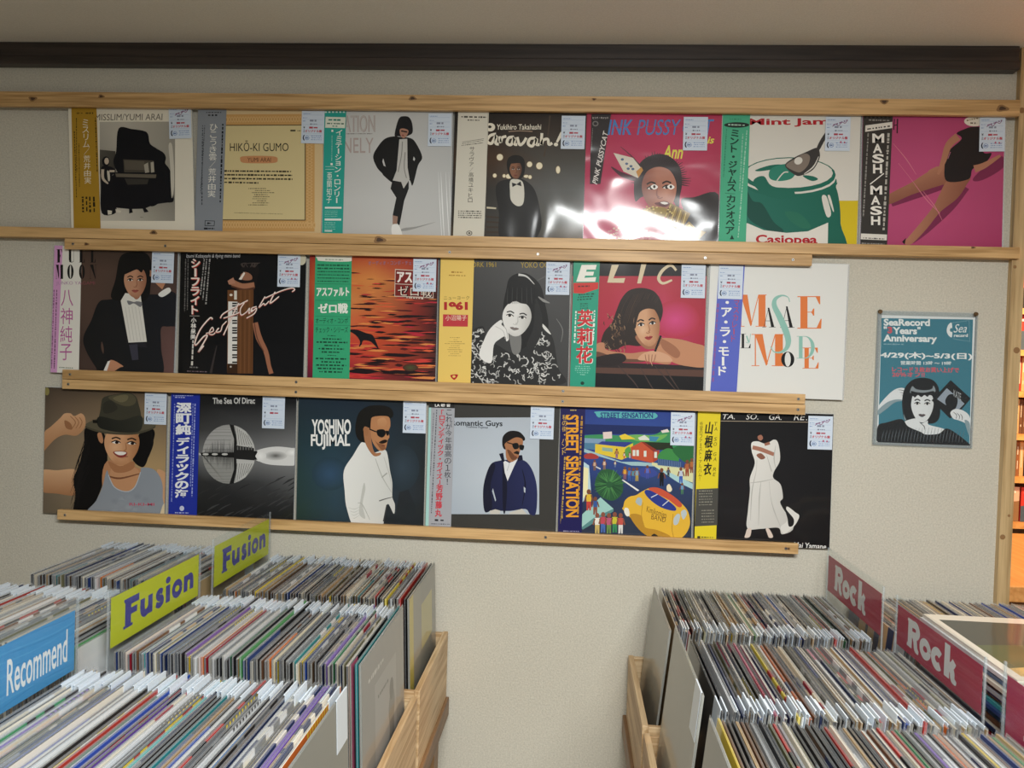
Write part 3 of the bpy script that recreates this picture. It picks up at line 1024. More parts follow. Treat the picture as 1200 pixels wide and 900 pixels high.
def cov_tux(A):
    A.grid(-60, -60, 960, 960, [['4a3a34', '47382f', '4c3d36', '4a3c36'], ['554037', '5a453c', '4f3f38', '4b3d38'], ['4a3830', '57433b', '4d3d36', '5c4541'], ['3d2f2a', '473731', '4f3c38', '6a4d4a'], ['44342e', '4d3b35', '553f3b', '6e504c']])
    blk = '101218'
    A.b([(440, 380), (360, 400), (310, 520), (258, 630), (275, 720), (340, 830), (400, 900), (760, 900), (770, 700), (770, 570), (820, 560), (880, 540), (885, 380), (840, 330), (790, 350), (680, 350)], ('0e1014', '1a1d25', 1, -.3))
    A.b([(500, 105), (570, 68), (640, 66), (695, 105), (708, 200), (700, 300), (690, 360), (640, 400), (560, 390), (510, 392), (440, 366), (470, 250)], '0d0d10')
    A.s([(790, 290), (760, 275), (735, 262)], [60, 40, 20], 'c08a6a')
    A.b([(752, 345), (815, 304), (832, 330), (778, 366)], 'e9e8e4')
    A.b([(688, 200), (700, 190), (716, 205), (708, 232), (690, 222)], 'b27d60')
    A.p([(535, 340), (635, 350), (676, 660), (556, 666), (505, 390)], 'e4e2da')
    for k in range(5):
        A.s([(535 + k * 22, 430), (570 + k * 22, 655)], 3, 'c4c2ba', False)
    A.b([(556, 300), (600, 380), (636, 355), (648, 290)], 'a87258')
    face(A, 600, 265, 78, 104, 'c29072', '9a6850', 'a8584e', side=1)
    A.b([(522, 215), (510, 160), (560, 95), (640, 95), (690, 160), (694, 230), (670, 200), (655, 185), (640, 205), (610, 185), (560, 205)], '0d0d10')
    A.b([(546, 392), (560, 418), (592, 408), (634, 432), (644, 402), (612, 394), (592, 398), (560, 390)], '7c7c80')
    A.p([(555, 668), (670, 664), (680, 700), (600, 690)], '22222a')
    A.p([(560, 680), (615, 676), (622, 778), (580, 782)], '3a3a48')
    A.b([(412, 840), (440, 780), (520, 820), (500, 830), (470, 850), (420, 880)], 'c08a6a')
    A.p([(392, 850), (420, 790), (436, 786), (412, 858)], 'e9e8e4')
    A.b([(380, 660), (392, 700), (390, 740), (376, 700)], '5a453c')
    for i, ch in enumerate('FULL'):
        didone(A, ch, (84, 160, 232, 305)[i], 50, (122, 204, 268, 340)[i], 138, '131214', 0.36)
    for i, ch in enumerate('MOON'):
        didone(A, ch, (76, 154, 232, 300)[i], 152, (122, 196, 268, 345)[i], 246, '131214', 0.36)
    A.t('JUNKO YAGAMI', 80, 262, 335, 290, '8a4a52')


def obi_tux(A):
    bg(A, 'e9e7df')
    A.p([(60, 20), (124, 20), (84, 880), (28, 880)], 'd79fce')
    A.s([(150, 25), (145, 30)], 4, 'e9e7df')
    for i, ch in enumerate('FUL'):
        didone(A, ch, (84, 160, 232)[i], 50, (122, 204, 268)[i], 138, '131214', 0.36)
    for i, ch in enumerate('MOO'):
        didone(A, ch, (76, 154, 232)[i], 152, (122, 196, 268)[i], 246, '131214', 0.36)
    A.t('JUNKO YA', 80, 262, 246, 290, 'b58ab0')
    A.vt('八神純子', 154, 312, 142, 790, 80, 'b85a9c')
    A.small(84, 318, 66, 840, 9, '6a4a66', 3)
    A.small(66, 318, 48, 840, 9, '8a5a82', 4)
    A.small(100, 832, 190, 836, 7, '4a6a52', 5)


def cov_keys(A):
    bg(A, '08090c')

    A.grid(60, 640, 880, 900, [['08090c', '0c0d10', '0a0b0e'], ['121214', '15151a', '0b0c10']])
    A.t('Izumi Kobayashi & flying mimi band', 85, 52, 438, 84, 'cfcfd2', 0.0, 0.2)
    # figure leaning over an upright keyboard
    A.b([(440, 150), (470, 115), (530, 112), (560, 150), (545, 230), (530, 290), (470, 260), (440, 200)], '141010')
    rn = random.Random(4)
    for k in range(14):
        x = rn.uniform(440, 540)
        A.s([(x, 140), (x + rn.uniform(-15, 25), 118), (x + rn.uniform(0, 40), 112)], 4, '4a403c')
    A.b([(440, 190), (470, 170), (510, 190), (512, 220), (470, 225), (445, 215)], '9a6a52')
    A.p([(428, 218), (462, 170), (470, 180), (446, 222)], 'e8ded4')
    A.s([(380, 235), (450, 262), (530, 255)], [40, 34, 36], 'a87458')
    A.s([(360, 240), (400, 225)], [26, 40], 'b5826a')
    A.s([(380, 262), (460, 285), (530, 275)], [10, 12, 14], '5a3626')
    A.p([(355, 288), (524, 285), (520, 832), (352, 832)], '6b4426')
    for k in range(6):
        A.s([(440 + k * 15, 290), (438 + k * 14, 830)], 4, ('7c5230', '5a381e')[k % 2], False)
    A.p([(398, 292), (416, 292), (416, 350), (398, 350)], 'ddd8cc')
    A.e(378, 320, 10, 8, 'e8dfce')
    A.p([(360, 362), (420, 364), (416, 770), (356, 768)], 'e8e6e0')
    for k in range(25):
        if k % 7 in (2, 6):
            continue
        A.p([(386, 370 + k * 16), (418, 370 + k * 16), (417, 380 + k * 16), (385, 380 + k * 16)], '121214')
    A.p([(356, 768), (420, 768), (420, 832), (352, 832)], '3a2414')
    A.e(376, 788, 6, 6, 'cfc8bc')
    A.s([(535, 500), (560, 600), (605, 690), (625, 780), (640, 832)], [34, 40, 30, 26, 30], 'a06a50')
    A.s([(530, 500), (548, 600), (592, 690)], [6, 8, 6], '6a4232')
    A.s([(285, 650), (262, 750), (245, 830)], [5, 12, 16], '3a3434')
    keys_column(A)
    # the script across it
    for pts, w in (([(258, 478), (240, 470), (180, 540), (145, 620), (150, 645), (200, 590), (222, 590), (165, 690), (200, 650)], 8), ([(215, 570), (262, 555), (255, 530), (235, 570), (265, 575), (295, 535)], 6), ([(300, 535), (280, 560), (310, 555), (322, 520), (335, 505), (350, 490)], 6), ([(310, 470), (330, 440), (420, 390), (488, 355)], 7), ([(430, 372), (390, 450), (330, 580)], 7), ([(330, 470), (420, 440), (440, 420)], 6), ([(465, 372), (440, 410), (445, 450), (480, 430), (500, 405), (495, 440), (520, 415)], 6), ([(545, 395), (515, 405), (510, 430), (545, 405), (530, 440), (480, 470)], 6), ([(600, 330), (560, 400), (590, 375), (600, 385), (625, 360)], 6), ([(665, 300), (635, 360), (640, 370), (690, 330)], 7), ([(600, 340), (700, 295), (770, 275), (792, 285), (775, 298)], 6)):
        A.s([(x - 2, y + 4) for x, y in pts], w + 3, 'b8685c')
        A.s(pts, w, 'f5e9e0')
    A.e(835, 88, 30, 40, 'cfcbb4')


def keys_column(A):
    for dx, dy, c in ((4, 5, 'c0392f'), (0, 0, 'f3e3d8')):
        A.vt('シーフライト', 146 + dx, 80 + dy, 138 + dx, 446 + dy, 56, c, 0.035)
    A.r(108, 455, 172, 458, 'b9b4ac')
    A.vt('小林泉美', 134, 466, 128, 610, 34, 'efece6', 0.015)
    A.small(130, 615, 122, 780, 16, 'd9d5cd', 2)
    for k, x in enumerate((240, 220, 204)):
        A.small(x, 84, x - 26, 380 - k * 30, 10, 'a9a7a5', 3 + k)
    A.small(98, 84, 92, 420, 8, '6f6d6c', 8)
    A.small(82, 84, 74, 430, 8, '6f6d6c', 9)
    A.small(108, 792, 166, 794, 10, '8b8987', 10)
    A.small(90, 818, 220, 822, 8, '7c6a72', 11)


def cov_sunset(A):
    A.grid(-60, -60, 960, 960, [['7e2026', '8c2a26', '95332a', '8a2a2a', '5a1c20'], ['a33426', 'b8502e', 'c05a34', 'a84030', '6a2422'], ['b04a2a', 'd07a3c', 'd88a48', 'b4543a', '5c2420'], ['a83428', 'd89050', 'cc7a44', '94382c', '331818'], ['b02a2a', 'd8784a', 'c85a34', '8a2e26', '2c1616'], ['9c2030', 'c84238', 'c8502e', 'a04028', '3a1a18'], ['8c1e34', 'b83038', 'c04a30', '8a3426', '4a2420'], ['5a1a30', '8c2434', '8a2c2c', '5a2424', '3c2020'], ['6a1e3a', '9a2a40', '9a3036', '702a2c', '401c20']])
    rn = random.Random(21)
    for k in range(210):
        y = 150 + 690 * rn.random() ** 0.8
        x = 300 + 560 * rn.random()
        l = rn.uniform(15, 75) * (0.5 + y / 700)
        h = rn.uniform(2, 7) * (0.4 + y / 700)
        dark = rn.random() < (0.25 + 0.5 * (x - 300) / 560)
        A.p([(x - l, y), (x - l * .3, y - h), (x + l * .4, y - h * .7), (x + l, y + 1), (x + l * .2, y + h), (x - l * .5, y + h * .6)], rn.choice(['3a1414', '2a1012', '571a1c', '1e0e10']) if dark else rn.choice(['d8603a', 'e08a4a', 'c03430', 'd04038', 'b82a3a']))
    for x, y, l, h in ((460, 478, 40, 7), (470, 505, 60, 8), (495, 540, 40, 7), (620, 690, 130, 12), (380, 795, 120, 18), (640, 800, 160, 14), (700, 436, 120, 8), (400, 358, 90, 4), (520, 580, 80, 8), (450, 740, 60, 6)):
        A.p([(x - l, y), (x - l * .3, y - h), (x + l * .4, y - h * .7), (x + l, y + 1), (x + l * .2, y + h), (x - l * .5, y + h * .6)], '1c0f12')
    A.soft(690, 770, 50, 24, '4a5030', '4a2a20')
    # leaping sea creature
    A.b([(290, 528), (340, 524), (400, 545), (445, 560), (470, 610), (484, 650), (455, 622), (428, 600), (385, 594), (372, 622), (356, 634), (362, 600), (335, 560)], '141216')
    A.t('オーディオ・コンポ・チェッ', 416, 76, 720, 104, '8a7c9a')
    A.p([(590, 130), (840, 146), (838, 320), (586, 308)], 'd8c8b8')
    A.p([(594, 136), (836, 150), (834, 314), (590, 304)], '7c2420')
    A.t('アスファ', 602, 148, 800, 218, 'f2e8e0', 0.03, 0.0, 8)
    A.p([(592, 224), (836, 236), (836, 240), (592, 228)], 'd8c8b8')
    A.t('ゼロ戦', 608, 238, 826, 304, '1f1214', 0.06, 0.0, 8)
    A.t('ゼロ戦', 608, 238, 826, 304, 'e8d8c8', 0.0, 0.0, 8)
    A.small(665, 316, 775, 322, 9, 'e8d8c8', 5)


def obi_sunset(A):
    bg(A, '37a878')
    A.b([(84, 20), (306, 24), (308, 60), (290, 80), (110, 76), (84, 62)], 'e9e7da')
    A.small(136, 66, 252, 70, 9, '9aa89a', 1)
    for k in range(6):
        A.small(84, 102 + k * 21, (290, 300, 296, 290, 296, 290)[k] , 106 + k * 21, 12 if k < 2 else 8, '1d5a42', 10 + k, 0.2)
    for y in (222, 330, 434, 492):
        A.p([(70, y), (304, y + 4), (304, y + 7), (70, y + 3)], '2a8260')
    A.t('アスファルト', 78, 248, 290, 306, 'f1f3ea', 0.015)
    A.t('ゼロ戦', 88, 352, 280, 416, 'f1f3ea', 0.025)
    A.t('オーディオ・コンポ', 72, 446, 284, 484, '15402f', 0.005)
    A.t('チェック・シリーズ', 70, 504, 284, 544, '15402f', 0.005)
    for k, (a, b) in enumerate(((150, 205), (118, 240), (78, 280), (130, 225), (92, 258), (112, 232), (150, 206), (72, 272), (110, 235), (76, 272), (86, 250), (96, 244))):
        A.small(a, 562 + k * 21.5, b, 565 + k * 21.5, 6 if k in (0, 6) else 12, '15402f', 40 + k)


def cov_mono(A):
    A.grid(-60, -60, 960, 960, [['4a4a4a', '505050', '585858', '4c4c4c'], ['3e3e3e', '484848', '505050', '4a4a4a'], ['363636', '3c3c3c', '424242', '464646'], ['343434', '383838', '3e3e3e', '444444'], ['303030', '363636', '3a3a3a', '404040']])
    A.s([(660, 190), (760, 140), (880, 90)], [4, 12, 20], '606060')
    A.t('NEW YORK 1961', 130, 66, 404, 98, 'b59a3c')
    A.t('YOKO OGINUMA', 562, 68, 860, 104, 'b59a3c')
    rn = random.Random(8)
    hair = '1e1e1e'
    A.b([(470, 240), (490, 170), (550, 138), (620, 150), (690, 220), (720, 340), (740, 460), (720, 560), (640, 640), (560, 640), (520, 560), (460, 440), (450, 350)], hair)
    # patterned blouse
    for poly in ([(245, 520), (300, 480), (330, 500), (330, 640), (390, 700), (390, 840), (240, 850), (235, 640)], [(380, 600), (520, 650), (680, 540), (710, 470), (770, 560), (800, 740), (830, 850), (380, 850)]):
        A.b(poly, '2b2b2b')
    def inside(x, y):
        return (240 < x < 385 and y > 505 + max(0, (x - 320)) * 3.0) or (385 <= x < 830 and y > 650 - max(0, x - 600) * 1.2 and x < 700 + (y - 460) * 0.34 and y > 500)
    n = 0
    while n < 210:
        x, y = rn.uniform(242, 830), rn.uniform(480, 848)
        if not inside(x, y):
            continue
        if 400 < x < 640 and rn.random() < 0.45:
            n += 0.5
            continue
        a = rn.uniform(0, 6.28)
        l = rn.uniform(9, 22)
        A.s([(x - l * math.cos(a), y - l * math.sin(a)), (x + l * .3 * math.sin(a), y - l * .3 * math.cos(a)), (x + l * math.cos(a + .5), y + l * math.sin(a + .5))], rn.uniform(4, 8), rn.choice(['d9d9d6', 'c6c6c3', 'a8a8a6']))
        n += 1
    A.b([(700, 462), (730, 490), (756, 530), (735, 520), (706, 490)], 'dcdcd8')
    A.b([(490, 500), (560, 520), (560, 640), (510, 650)], '7a7a78')
    face(A, 536, 430, 98, 112, 'e2e1de', 'c0bfbb', '8a8886', '2a2a2a', 1, 0.16, -0.04)
    A.b([(480, 330), (470, 250), (540, 190), (640, 250), (680, 380), (660, 480), (640, 400), (628, 346), (590, 336), (560, 330), (520, 312), (500, 330)], hair)
    A.b([(660, 300), (700, 420), (690, 540), (630, 640), (600, 600), (640, 500), (650, 400)], '2a2a2a')
    A.s([(548, 148), (600, 160), (650, 210)], [16, 10, 3], 'cfcfcd')
    A.s([(675, 290), (710, 315), (748, 330)], [6, 18, 4], '8f8f8d')
    A.s([(790, 430), (830, 500), (820, 580)], [3, 6, 3], '7a7a78')
    for k in range(18):
        x = 480 + k * 10
        A.s([(x, 230), (x - 4 + k * .4, 300), (x - 4 + k * .6, 335)], [2, 5, 2], '3a3a3a' if k % 3 == 0 else '181818')
    # hand and forearm propping the chin
    A.b([(296, 670), (330, 560), (370, 490), (430, 440), (446, 450), (440, 470), (475, 500), (486, 560), (470, 575), (462, 545), (430, 560), (390, 600), (372, 715)], 'e6e5e2')
    A.s([(440, 470), (470, 500), (478, 560)], 4, 'a8a7a4')
    A.s([(400, 480), (450, 510), (462, 560)], 3, 'b4b3b0')


def obi_mono(A):
    bg(A, 'ecca6c')
    A.small(116, 130, 190, 132, 9, 'a8742c', 1)
    A.small(100, 150, 210, 154, 8, 'b08434', 2)
    A.t('ニューヨーク', 66, 284, 232, 308, '6a5424')
    A.t('1961', 68, 320, 222, 376, 'b3282a', 0.06)
    A.p([(62, 402), (224, 406), (222, 482), (60, 480)], 'c23a42')
    A.t('小沼陽子', 78, 408, 214, 442, 'f2e4c8')
    for k, (a, b) in enumerate(((106, 172), (130, 156), (98, 182), (72, 204), (112, 170), (100, 170), (90, 186), (96, 184), (110, 166), (96, 178))):
        A.small(a, 552 + k * 13, b, 553 + k * 13, 5, 'a88a4a', 10 + k)
    A.b([(108, 796), (158, 792), (134, 826)], 'b3282a')
    A.e(132, 804, 10, 8, 'ecca6c')


def cov_red(A):
    A.grid(-60, -60, 960, 960, [['a02838', 'a82c3a', 'a82c3c', '9c2636'], ['a82a3a', 'b23040', 'b43448', 'a42a3a'], ['9c2434', 'ae2e46', 'c03a64', 'ac2c40'], ['90202e', 'a42c40', 'b03250', '9a2638'], ['7a1c28', '8a2232', '90263a', '801e2c']])
    A.soft(690, 400, 150, 120, 'd04a84', 'b23246')
    A.p([(-60, -60), (960, -60), (960, 130), (-60, 122)], '1a1718')
    A.p([(290, 55), (335, 55), (300, 140), (375, 138), (366, 168), (262, 166)], 'd8c8a8')
    A.p([(476, 50), (508, 50), (474, 172), (450, 172)], 'd8c8a8')
    A.s([(694, 92), (660, 60), (610, 90), (584, 140), (610, 172), (668, 152)], [14, 16, 20, 20, 16, 12], 'd8c8a8')
    # counter, dark drapery
    A.p([(180, 690), (900, 700), (900, 760), (180, 735)], '5a3e34')
    A.p([(180, 735), (900, 758), (900, 900), (180, 900)], '100e10')
    A.p([(180, 640), (350, 670), (880, 690), (880, 715), (180, 700)], '2a2020')
    rn = random.Random(5)
    # hair
    A.b([(350, 270), (400, 215), (480, 200), (560, 225), (605, 300), (606, 380), (560, 470), (480, 560), (380, 560), (300, 590), (225, 560), (240, 480), (290, 420), (320, 340)], '2c201a')
    for k in range(70):
        x, y = rn.uniform(240, 400), rn.uniform(360, 590)
        if x + (590 - y) * 0.1 > 390:
            continue
        a = rn.uniform(0, 6.28)
        A.s([(x, y), (x + 12 * math.cos(a), y + 12), (x + 4, y + 26)], [3, 6, 2], rn.choice(['7a5c44', '9a7a5c', '5a4232', '3a2a22']))
    for k in range(20):
        x = 400 + k * 10
        A.s([(x, 225 + abs(k - 9) * 3), (x - 40, 320), (x - 70, 420)], [2, 5, 2], rn.choice(['4a3628', '3a2a22', '241a16']))
    # shoulders, arms folded
    A.b([(590, 520), (700, 520), (800, 545), (890, 580), (890, 690), (760, 690), (660, 660), (560, 590)], 'c08866')
    A.b([(600, 520), (680, 560), (720, 610), (690, 640), (610, 580)], 'a06a4e')
    A.b([(190, 560), (240, 545), (260, 590), (400, 610), (500, 600), (600, 610), (660, 650), (640, 680), (500, 660), (330, 660), (200, 660)], 'b98262')
    A.b([(190, 600), (330, 640), (480, 650), (480, 665), (300, 668), (190, 668)], '6a4636')
    A.b([(455, 650), (490, 610), (560, 595), (640, 620), (670, 660), (600, 665), (545, 660), (545, 690), (525, 660)], 'd0a080')
    for k in range(4):
        A.s([(500 + k * 22, 618), (505 + k * 18, 650), (515 + k * 12, 680 - k * 5)], [5, 6, 3], '9a6a50')
    A.b([(440, 500), (500, 580), (580, 570), (598, 500)], 'a06c50')
    for k in range(9):
        A.e(596 - k * 4, 505 + k * 11, 8, 7, '1a1414')
    face(A, 512, 440, 86, 126, 'd0a07c', 'a4704e', 'a83a3c', side=1, tilt=-0.14, light='dcb492')
    A.b([(430, 400), (440, 320), (500, 270), (570, 300), (604, 370), (580, 345), (520, 330), (470, 350), (450, 400), (440, 450), (428, 450)], '2c201a')
    A.b([(180, 640), (340, 610), (380, 650), (300, 690), (190, 680)], '241a1a')
    for pts in ([(330, 690), (420, 780), (470, 850)], [(560, 690), (640, 780), (700, 850)], [(620, 700), (660, 760), (720, 850)], [(470, 700), (560, 850), (600, 860)]):
        A.s(pts, [3, 8, 3], '4a3a36')


def obi_red(A):
    bg(A, '2a9c80')
    A.p([(50, 30), (215, 30), (210, 165), (48, 165)], '2f9c7c')
    A.p([(100, 55), (195, 55), (188, 84), (132, 84), (128, 98), (178, 98), (172, 122), (122, 122), (118, 136), (192, 132), (186, 160), (66, 160)], 'efeee4')
    A.p([(48, 168), (206, 165), (204, 205), (110, 235), (48, 232)], 'cf3a34')
    A.small(76, 190, 150, 188, 10, '6a2a24', 2)
    for k in range(3):
        A.small(80 - k * 4, 242 + k * 16, 185 - k * 12, 236 + k * 16, 9, '1a4a3c', 10 + k)
    for k in range(3):
        A.small(90, 300 + k * 14, 140, 298 + k * 14, 8, '1f6450', 14 + k)
    for dx, dy, c, bo in ((0, 0, 'f3efe6', 0.06), (0, 0, 'c92f34', 0.015)):
        A.vt('英莉花', 122 + dx, 330 + dy, 112 + dx, 678 + dy, 100, c, bo)
    A.small(182, 340, 172, 540, 12, 'e6efe6', 3)
    A.small(64, 345, 54, 545, 12, 'e6efe6', 4)
    for k in range(6):
        A.small((96, 60, 56, 56, 70, 90)[k], 680 + k * 13, (124, 150, 156, 150, 140, 122)[k], 682 + k * 13, 8, '7cc6b0', 20 + k)
    A.e(104, 800, 12, 11, '123c30')


def cov_letters(A):
    bg(A, 'e2e3df')
    O, K, T = 'e07c40', '171717', '8fc0b4'
    didone(A, 'M', 215, 218, 388, 408, O, 0.24)
    didone(A, 'E', 570, 228, 716, 420, O, 0.24)
    didone(A, 'A', 362, 296, 442, 412, K, 0.2)
    didone(A, 'A', 468, 288, 552, 414, K, 0.2)
    didone(A, 'L', 232, 450, 294, 536, K, 0.2)
    A.s([(268, 462), (282, 500)], 8, T)
    A.s([(266, 500), (284, 502), (292, 450)], 3, T)
    didone(A, 'M', 298, 452, 492, 642, O, 0.24)
    didone(A, 'E', 600, 532, 698, 656, O, 0.22)
    didone(A, 'D', 566, 464, 674, 596, T, 0.2)
    didone(A, 'O', 474, 556, 552, 648, K, 0.26)
    A.s([(524, 262), (514, 234), (478, 224), (440, 244), (434, 285), (465, 350), (500, 430), (516, 490), (506, 535), (470, 560), (430, 556), (412, 526)], [5, 5, 10, 22, 30, 36, 38, 34, 24, 12, 6, 5], T)


def obi_letters(A):
    bg(A, '5a68c4')
    A.vt('・ア・ラ・モード', 154, 234, 120, 700, 60, 'f0f0ee', 0.02)
    A.vt('マスカレード', 212, 248, 186, 500, 32, 'b84a5c')
    A.small(98, 270, 66, 740, 14, '8a5a9c', 3)
    A.small(224, 60, 214, 240, 10, '7a88d4', 4)


def cov_hat(A):
    A.grid(-60, -60, 960, 960, [['4a3f34', '4e4237', '564a3d', '54483c', '4a3f35'], ['5c4f42', '6a5a4a', '75644f', '7a6852', '6a5a48'], ['6b5d4e', '80705c', '8f7a60', '94805f', '8a755a'], ['786a58', '8a7862', '9c8564', 'b0946a', 'ac9068'], ['6e6252', '7d6e5a', '907c60', 'a88c66', 'a68c68'], ['6a5f50', '746853', '82725a', '96805f', '94805f']])
    # arms
    sk, sd = 'c99a74', '9c6c4a'
    A.b([(20, 360), (100, 290), (160, 235), (190, 205), (230, 204), (255, 222), (300, 204), (326, 234), (324, 296), (270, 350), (190, 345), (120, 380), (20, 480)], ('d6a880', 'a97852', .2, 1))
    A.b([(190, 250), (230, 270), (240, 310), (200, 300)], sd)
    for k in range(3):
        A.s([(228 + k * 30, 222 + k * 4), (262 + k * 22, 262), (240 + k * 24, 304)], [4, 6, 4], sd)
    A.b([(20, 585), (140, 580), (260, 575), (280, 640), (265, 742), (140, 735), (20, 712)], ('d8ac84', 'a47450', 0, 1))
    # hair
    A.b([(330, 300), (440, 320), (470, 430), (470, 560), (440, 680), (400, 780), (370, 850), (330, 900), (250, 860), (262, 740), (250, 640), (300, 500), (320, 400)], '0d0c0d')
    rn = random.Random(13)
    for k in range(26):
        A.s([(330 + rn.uniform(0, 30), 330 + k * 10), (300 + rn.uniform(-20, 20), 480 + k * 8), (250 + rn.uniform(-30, 40), 640 + k * 8)], [3, 5, 1.5], '151314')
    A.b([(690, 330), (760, 305), (785, 340), (760, 430), (725, 540), (690, 556), (640, 510), (650, 430)], '0d0c0d')
    for k in range(10):
        A.s([(760, 320 + k * 6), (775 - k * 2, 400 + k * 5), (745 - k * 4, 490 + k * 6)], [3, 3, 1], '151314')
    # neck, top
    A.b([(470, 520), (640, 520), (660, 560), (800, 600), (860, 640), (880, 780), (830, 830), (500, 760), (440, 680)], 'b9855f')
    A.b([(800, 575), (850, 590), (890, 640), (885, 760), (835, 810), (815, 660)], sk)
    A.b([(470, 580), (490, 640), (530, 700), (600, 720), (650, 690), (690, 600), (700, 562), (780, 575), (830, 650), (836, 760), (820, 900), (340, 900), (400, 780), (440, 690)], '8e959e')
    for k in range(26):
        A.soft(rn.uniform(520, 770), rn.uniform(750, 850), 34, 24, rn.choice(['99a0a9', '868d96', '9299a2']), '8e959e')
    A.b([(490, 626), (530, 700), (600, 716), (650, 690), (684, 606), (650, 560), (520, 545)], 'c4916a')
    A.s([(485, 620), (560, 632), (690, 600)], [10, 12, 6], '7a4e36')
    A.s([(480, 610), (520, 690), (598, 720), (655, 688), (692, 590)], 6, 'b7bcc2')
    A.b([(480, 520), (560, 552), (640, 520), (650, 560), (600, 590), (520, 590)], 'a8744f')
    # face
    A.b([(408, 340), (432, 332), (446, 380), (438, 402), (418, 385)], 'b98560')
    face(A, 568, 412, 122, 130, 'd3a077', 'ad7850', 'c48c66', side=1, tilt=0.06, look=0.1, light='deb088')
    A.b([(512, 458), (560, 452), (604, 462), (590, 490), (556, 496), (528, 482)], '8d3a34')
    A.b([(520, 460), (560, 456), (598, 463), (580, 478), (545, 478)], 'f3ede4')
    # hat
    A.b([(325, 290), (420, 275), (560, 290), (700, 275), (790, 290), (740, 322), (640, 345), (500, 342), (390, 322)], '4a4638')
    A.b([(330, 282), (380, 250), (430, 240), (560, 270), (700, 240), (730, 205), (760, 240), (792, 285), (700, 320), (560, 335), (420, 318)], '5c5645')
    A.b([(414, 290), (428, 180), (440, 110), (474, 90), (540, 78), (610, 68), (660, 95), (680, 150), (695, 220), (692, 312), (620, 330), (500, 320)], '3f3d32')
    A.b([(414, 290), (420, 225), (560, 250), (694, 220), (694, 312), (620, 332), (500, 322)], ('33342c', '20211d', -1, .6))
    A.b([(480, 100), (540, 82), (620, 76), (660, 108), (650, 145), (600, 158), (540, 140)], '57523f')
    A.b([(510, 105), (570, 84), (610, 90), (600, 120), (560, 132)], '6f684e')
    A.b([(448, 140), (500, 120), (540, 170), (500, 200), (450, 200)], '33322a')
    A.p([(376, 246), (412, 250), (410, 270), (378, 268)], '161512')
    A.t('RI-KI-MI', 618, 794, 782, 812, 'c05068', 0.02)
    A.e(74, 58, 16, 26, '8d8450')
    A.b([(830, 830), (850, 795), (900, 800), (900, 900), (820, 900)], 'd8c8a8')


def cov_sphere(A):
    A.grid(-60, -60, 960, 960, [['121315', '131416', '141517', '141518'], ['131416', '17181a', '191a1c', '1a1b1d'], ['202123', '3c3d3e', '4a4b4c', '5a5b5c'], ['515254', '737475', '7a7b7c', '858687'], ['2c2d2f', '2a2b2c', '3c3d3e', '5a5b5c'], ['1b1c1d', '1a1b1c', '1e1f20', '252627'], ['17181a', '1a1b1d', '1c1d1e', '1a1b1d']])
    rn = random.Random(2)
    for k in range(46):
        x, y = rn.uniform(230, 860), rn.uniform(600, 850)
        if y < 640 + (430 - x) * 0.3:
            continue
        A.s([(x - 40, y + 22), (x, y - 4), (x + 45, y - 24)], [2, rn.uniform(6, 14), 2], rn.choice(['2c2d2e', '343536', '28292a', '3d3e3f']))
    A.g([(600, 415), (900, 400), (900, 470), (600, 445)], ['9a9a98', 'c8c8c6', 'e4e4e2', 'cfcfcd'])
    A.b([(600, 425), (680, 398), (780, 392), (900, 420), (900, 505), (760, 512), (660, 498), (600, 460)], 'dadad8')
    A.soft(740, 450, 75, 30, '5a5a58', 'cfcfcd')
    A.soft(640, 452, 40, 36, 'f2f2f0', 'dadad8')
    A.soft(850, 430, 50, 26, 'f4f4f2', 'd4d4d2')
    A.g([(235, 430), (262, 436), (262, 446), (235, 446)], ['8d8d8c', 'f0f0ee', 'f0f0ee', '8d8d8c'])
    # a plain ribbed sphere hanging over its reflection
    n = 26
    def dome(up, c):
        pts = [(262, 445)]
        for k in range(n + 1):
            a = math.pi - math.pi * k / n
            pts.append((436 + 172 * math.cos(a), 440 - up * 192 * math.sin(a)))
        A.p(pts, c)
    dome(1, 'a3a3a1')
    dome(-1, '93938f')
    for up in (1, -1):
        for k in range(1, 9):
            ry = 192 * math.sin(k / 9 * 1.5)
            w = 172 * math.cos(k / 9 * 1.5)
            A.s([(436 - w, 440 - up * ry), (436 - w * .5, 440 - up * ry * 1.01), (452, 440 - up * ry)], 3, '7c7c7a')
        for k in range(44):
            x = 275 + k * 7.2
            t = abs(x - 436) / 172
            hh = 192 * math.sqrt(max(0, 1 - t * t))
            A.p([(x - 3, 440), (x + 3, 440), (x + rn.uniform(-1, 1), 440 - up * hh * rn.uniform(.2, .62))], '2c2c2c')
        A.p([(440, 440 - up * 194), (470, 440 - up * 188), (488, 440 - up * 90), (484, 440), (468, 440), (470, 440 - up * 100)], '1a1a1a')
        A.p([(470, 440 - up * 188), (545, 440 - up * 150), (600, 440 - up * 60), (608, 440), (484, 440), (490, 440 - up * 90)], 'bdbdba')
        for k in range(7):
            A.s([(478 + k * 13, 440 - up * (182 - k * 10)), (490 + k * 16, 440 - up * 60)], 3, '5a5a58', False)
    A.p([(250, 430), (460, 428), (620, 418), (622, 428), (608, 452), (622, 476), (460, 462), (258, 450)], '171717')
    for x in (285, 345, 410):
        A.e(x, 440, 20, 7, 'c4c4c0')
    A.p([(470, 380), (600, 400), (604, 480), (470, 470)], '1f1f1f')
    for k in range(6):
        A.r(490 + k * 18, 390, 498 + k * 18, 412, '6a6a68')
    for dx, dy, c in ((3, 8, '3a3a3a'), (0, 0, 'cfcfcc')):
        A.t('The Sea Of Dirac', 332 + dx, 72 + dy, 606 + dx, 112 + dy, c, 0.02)


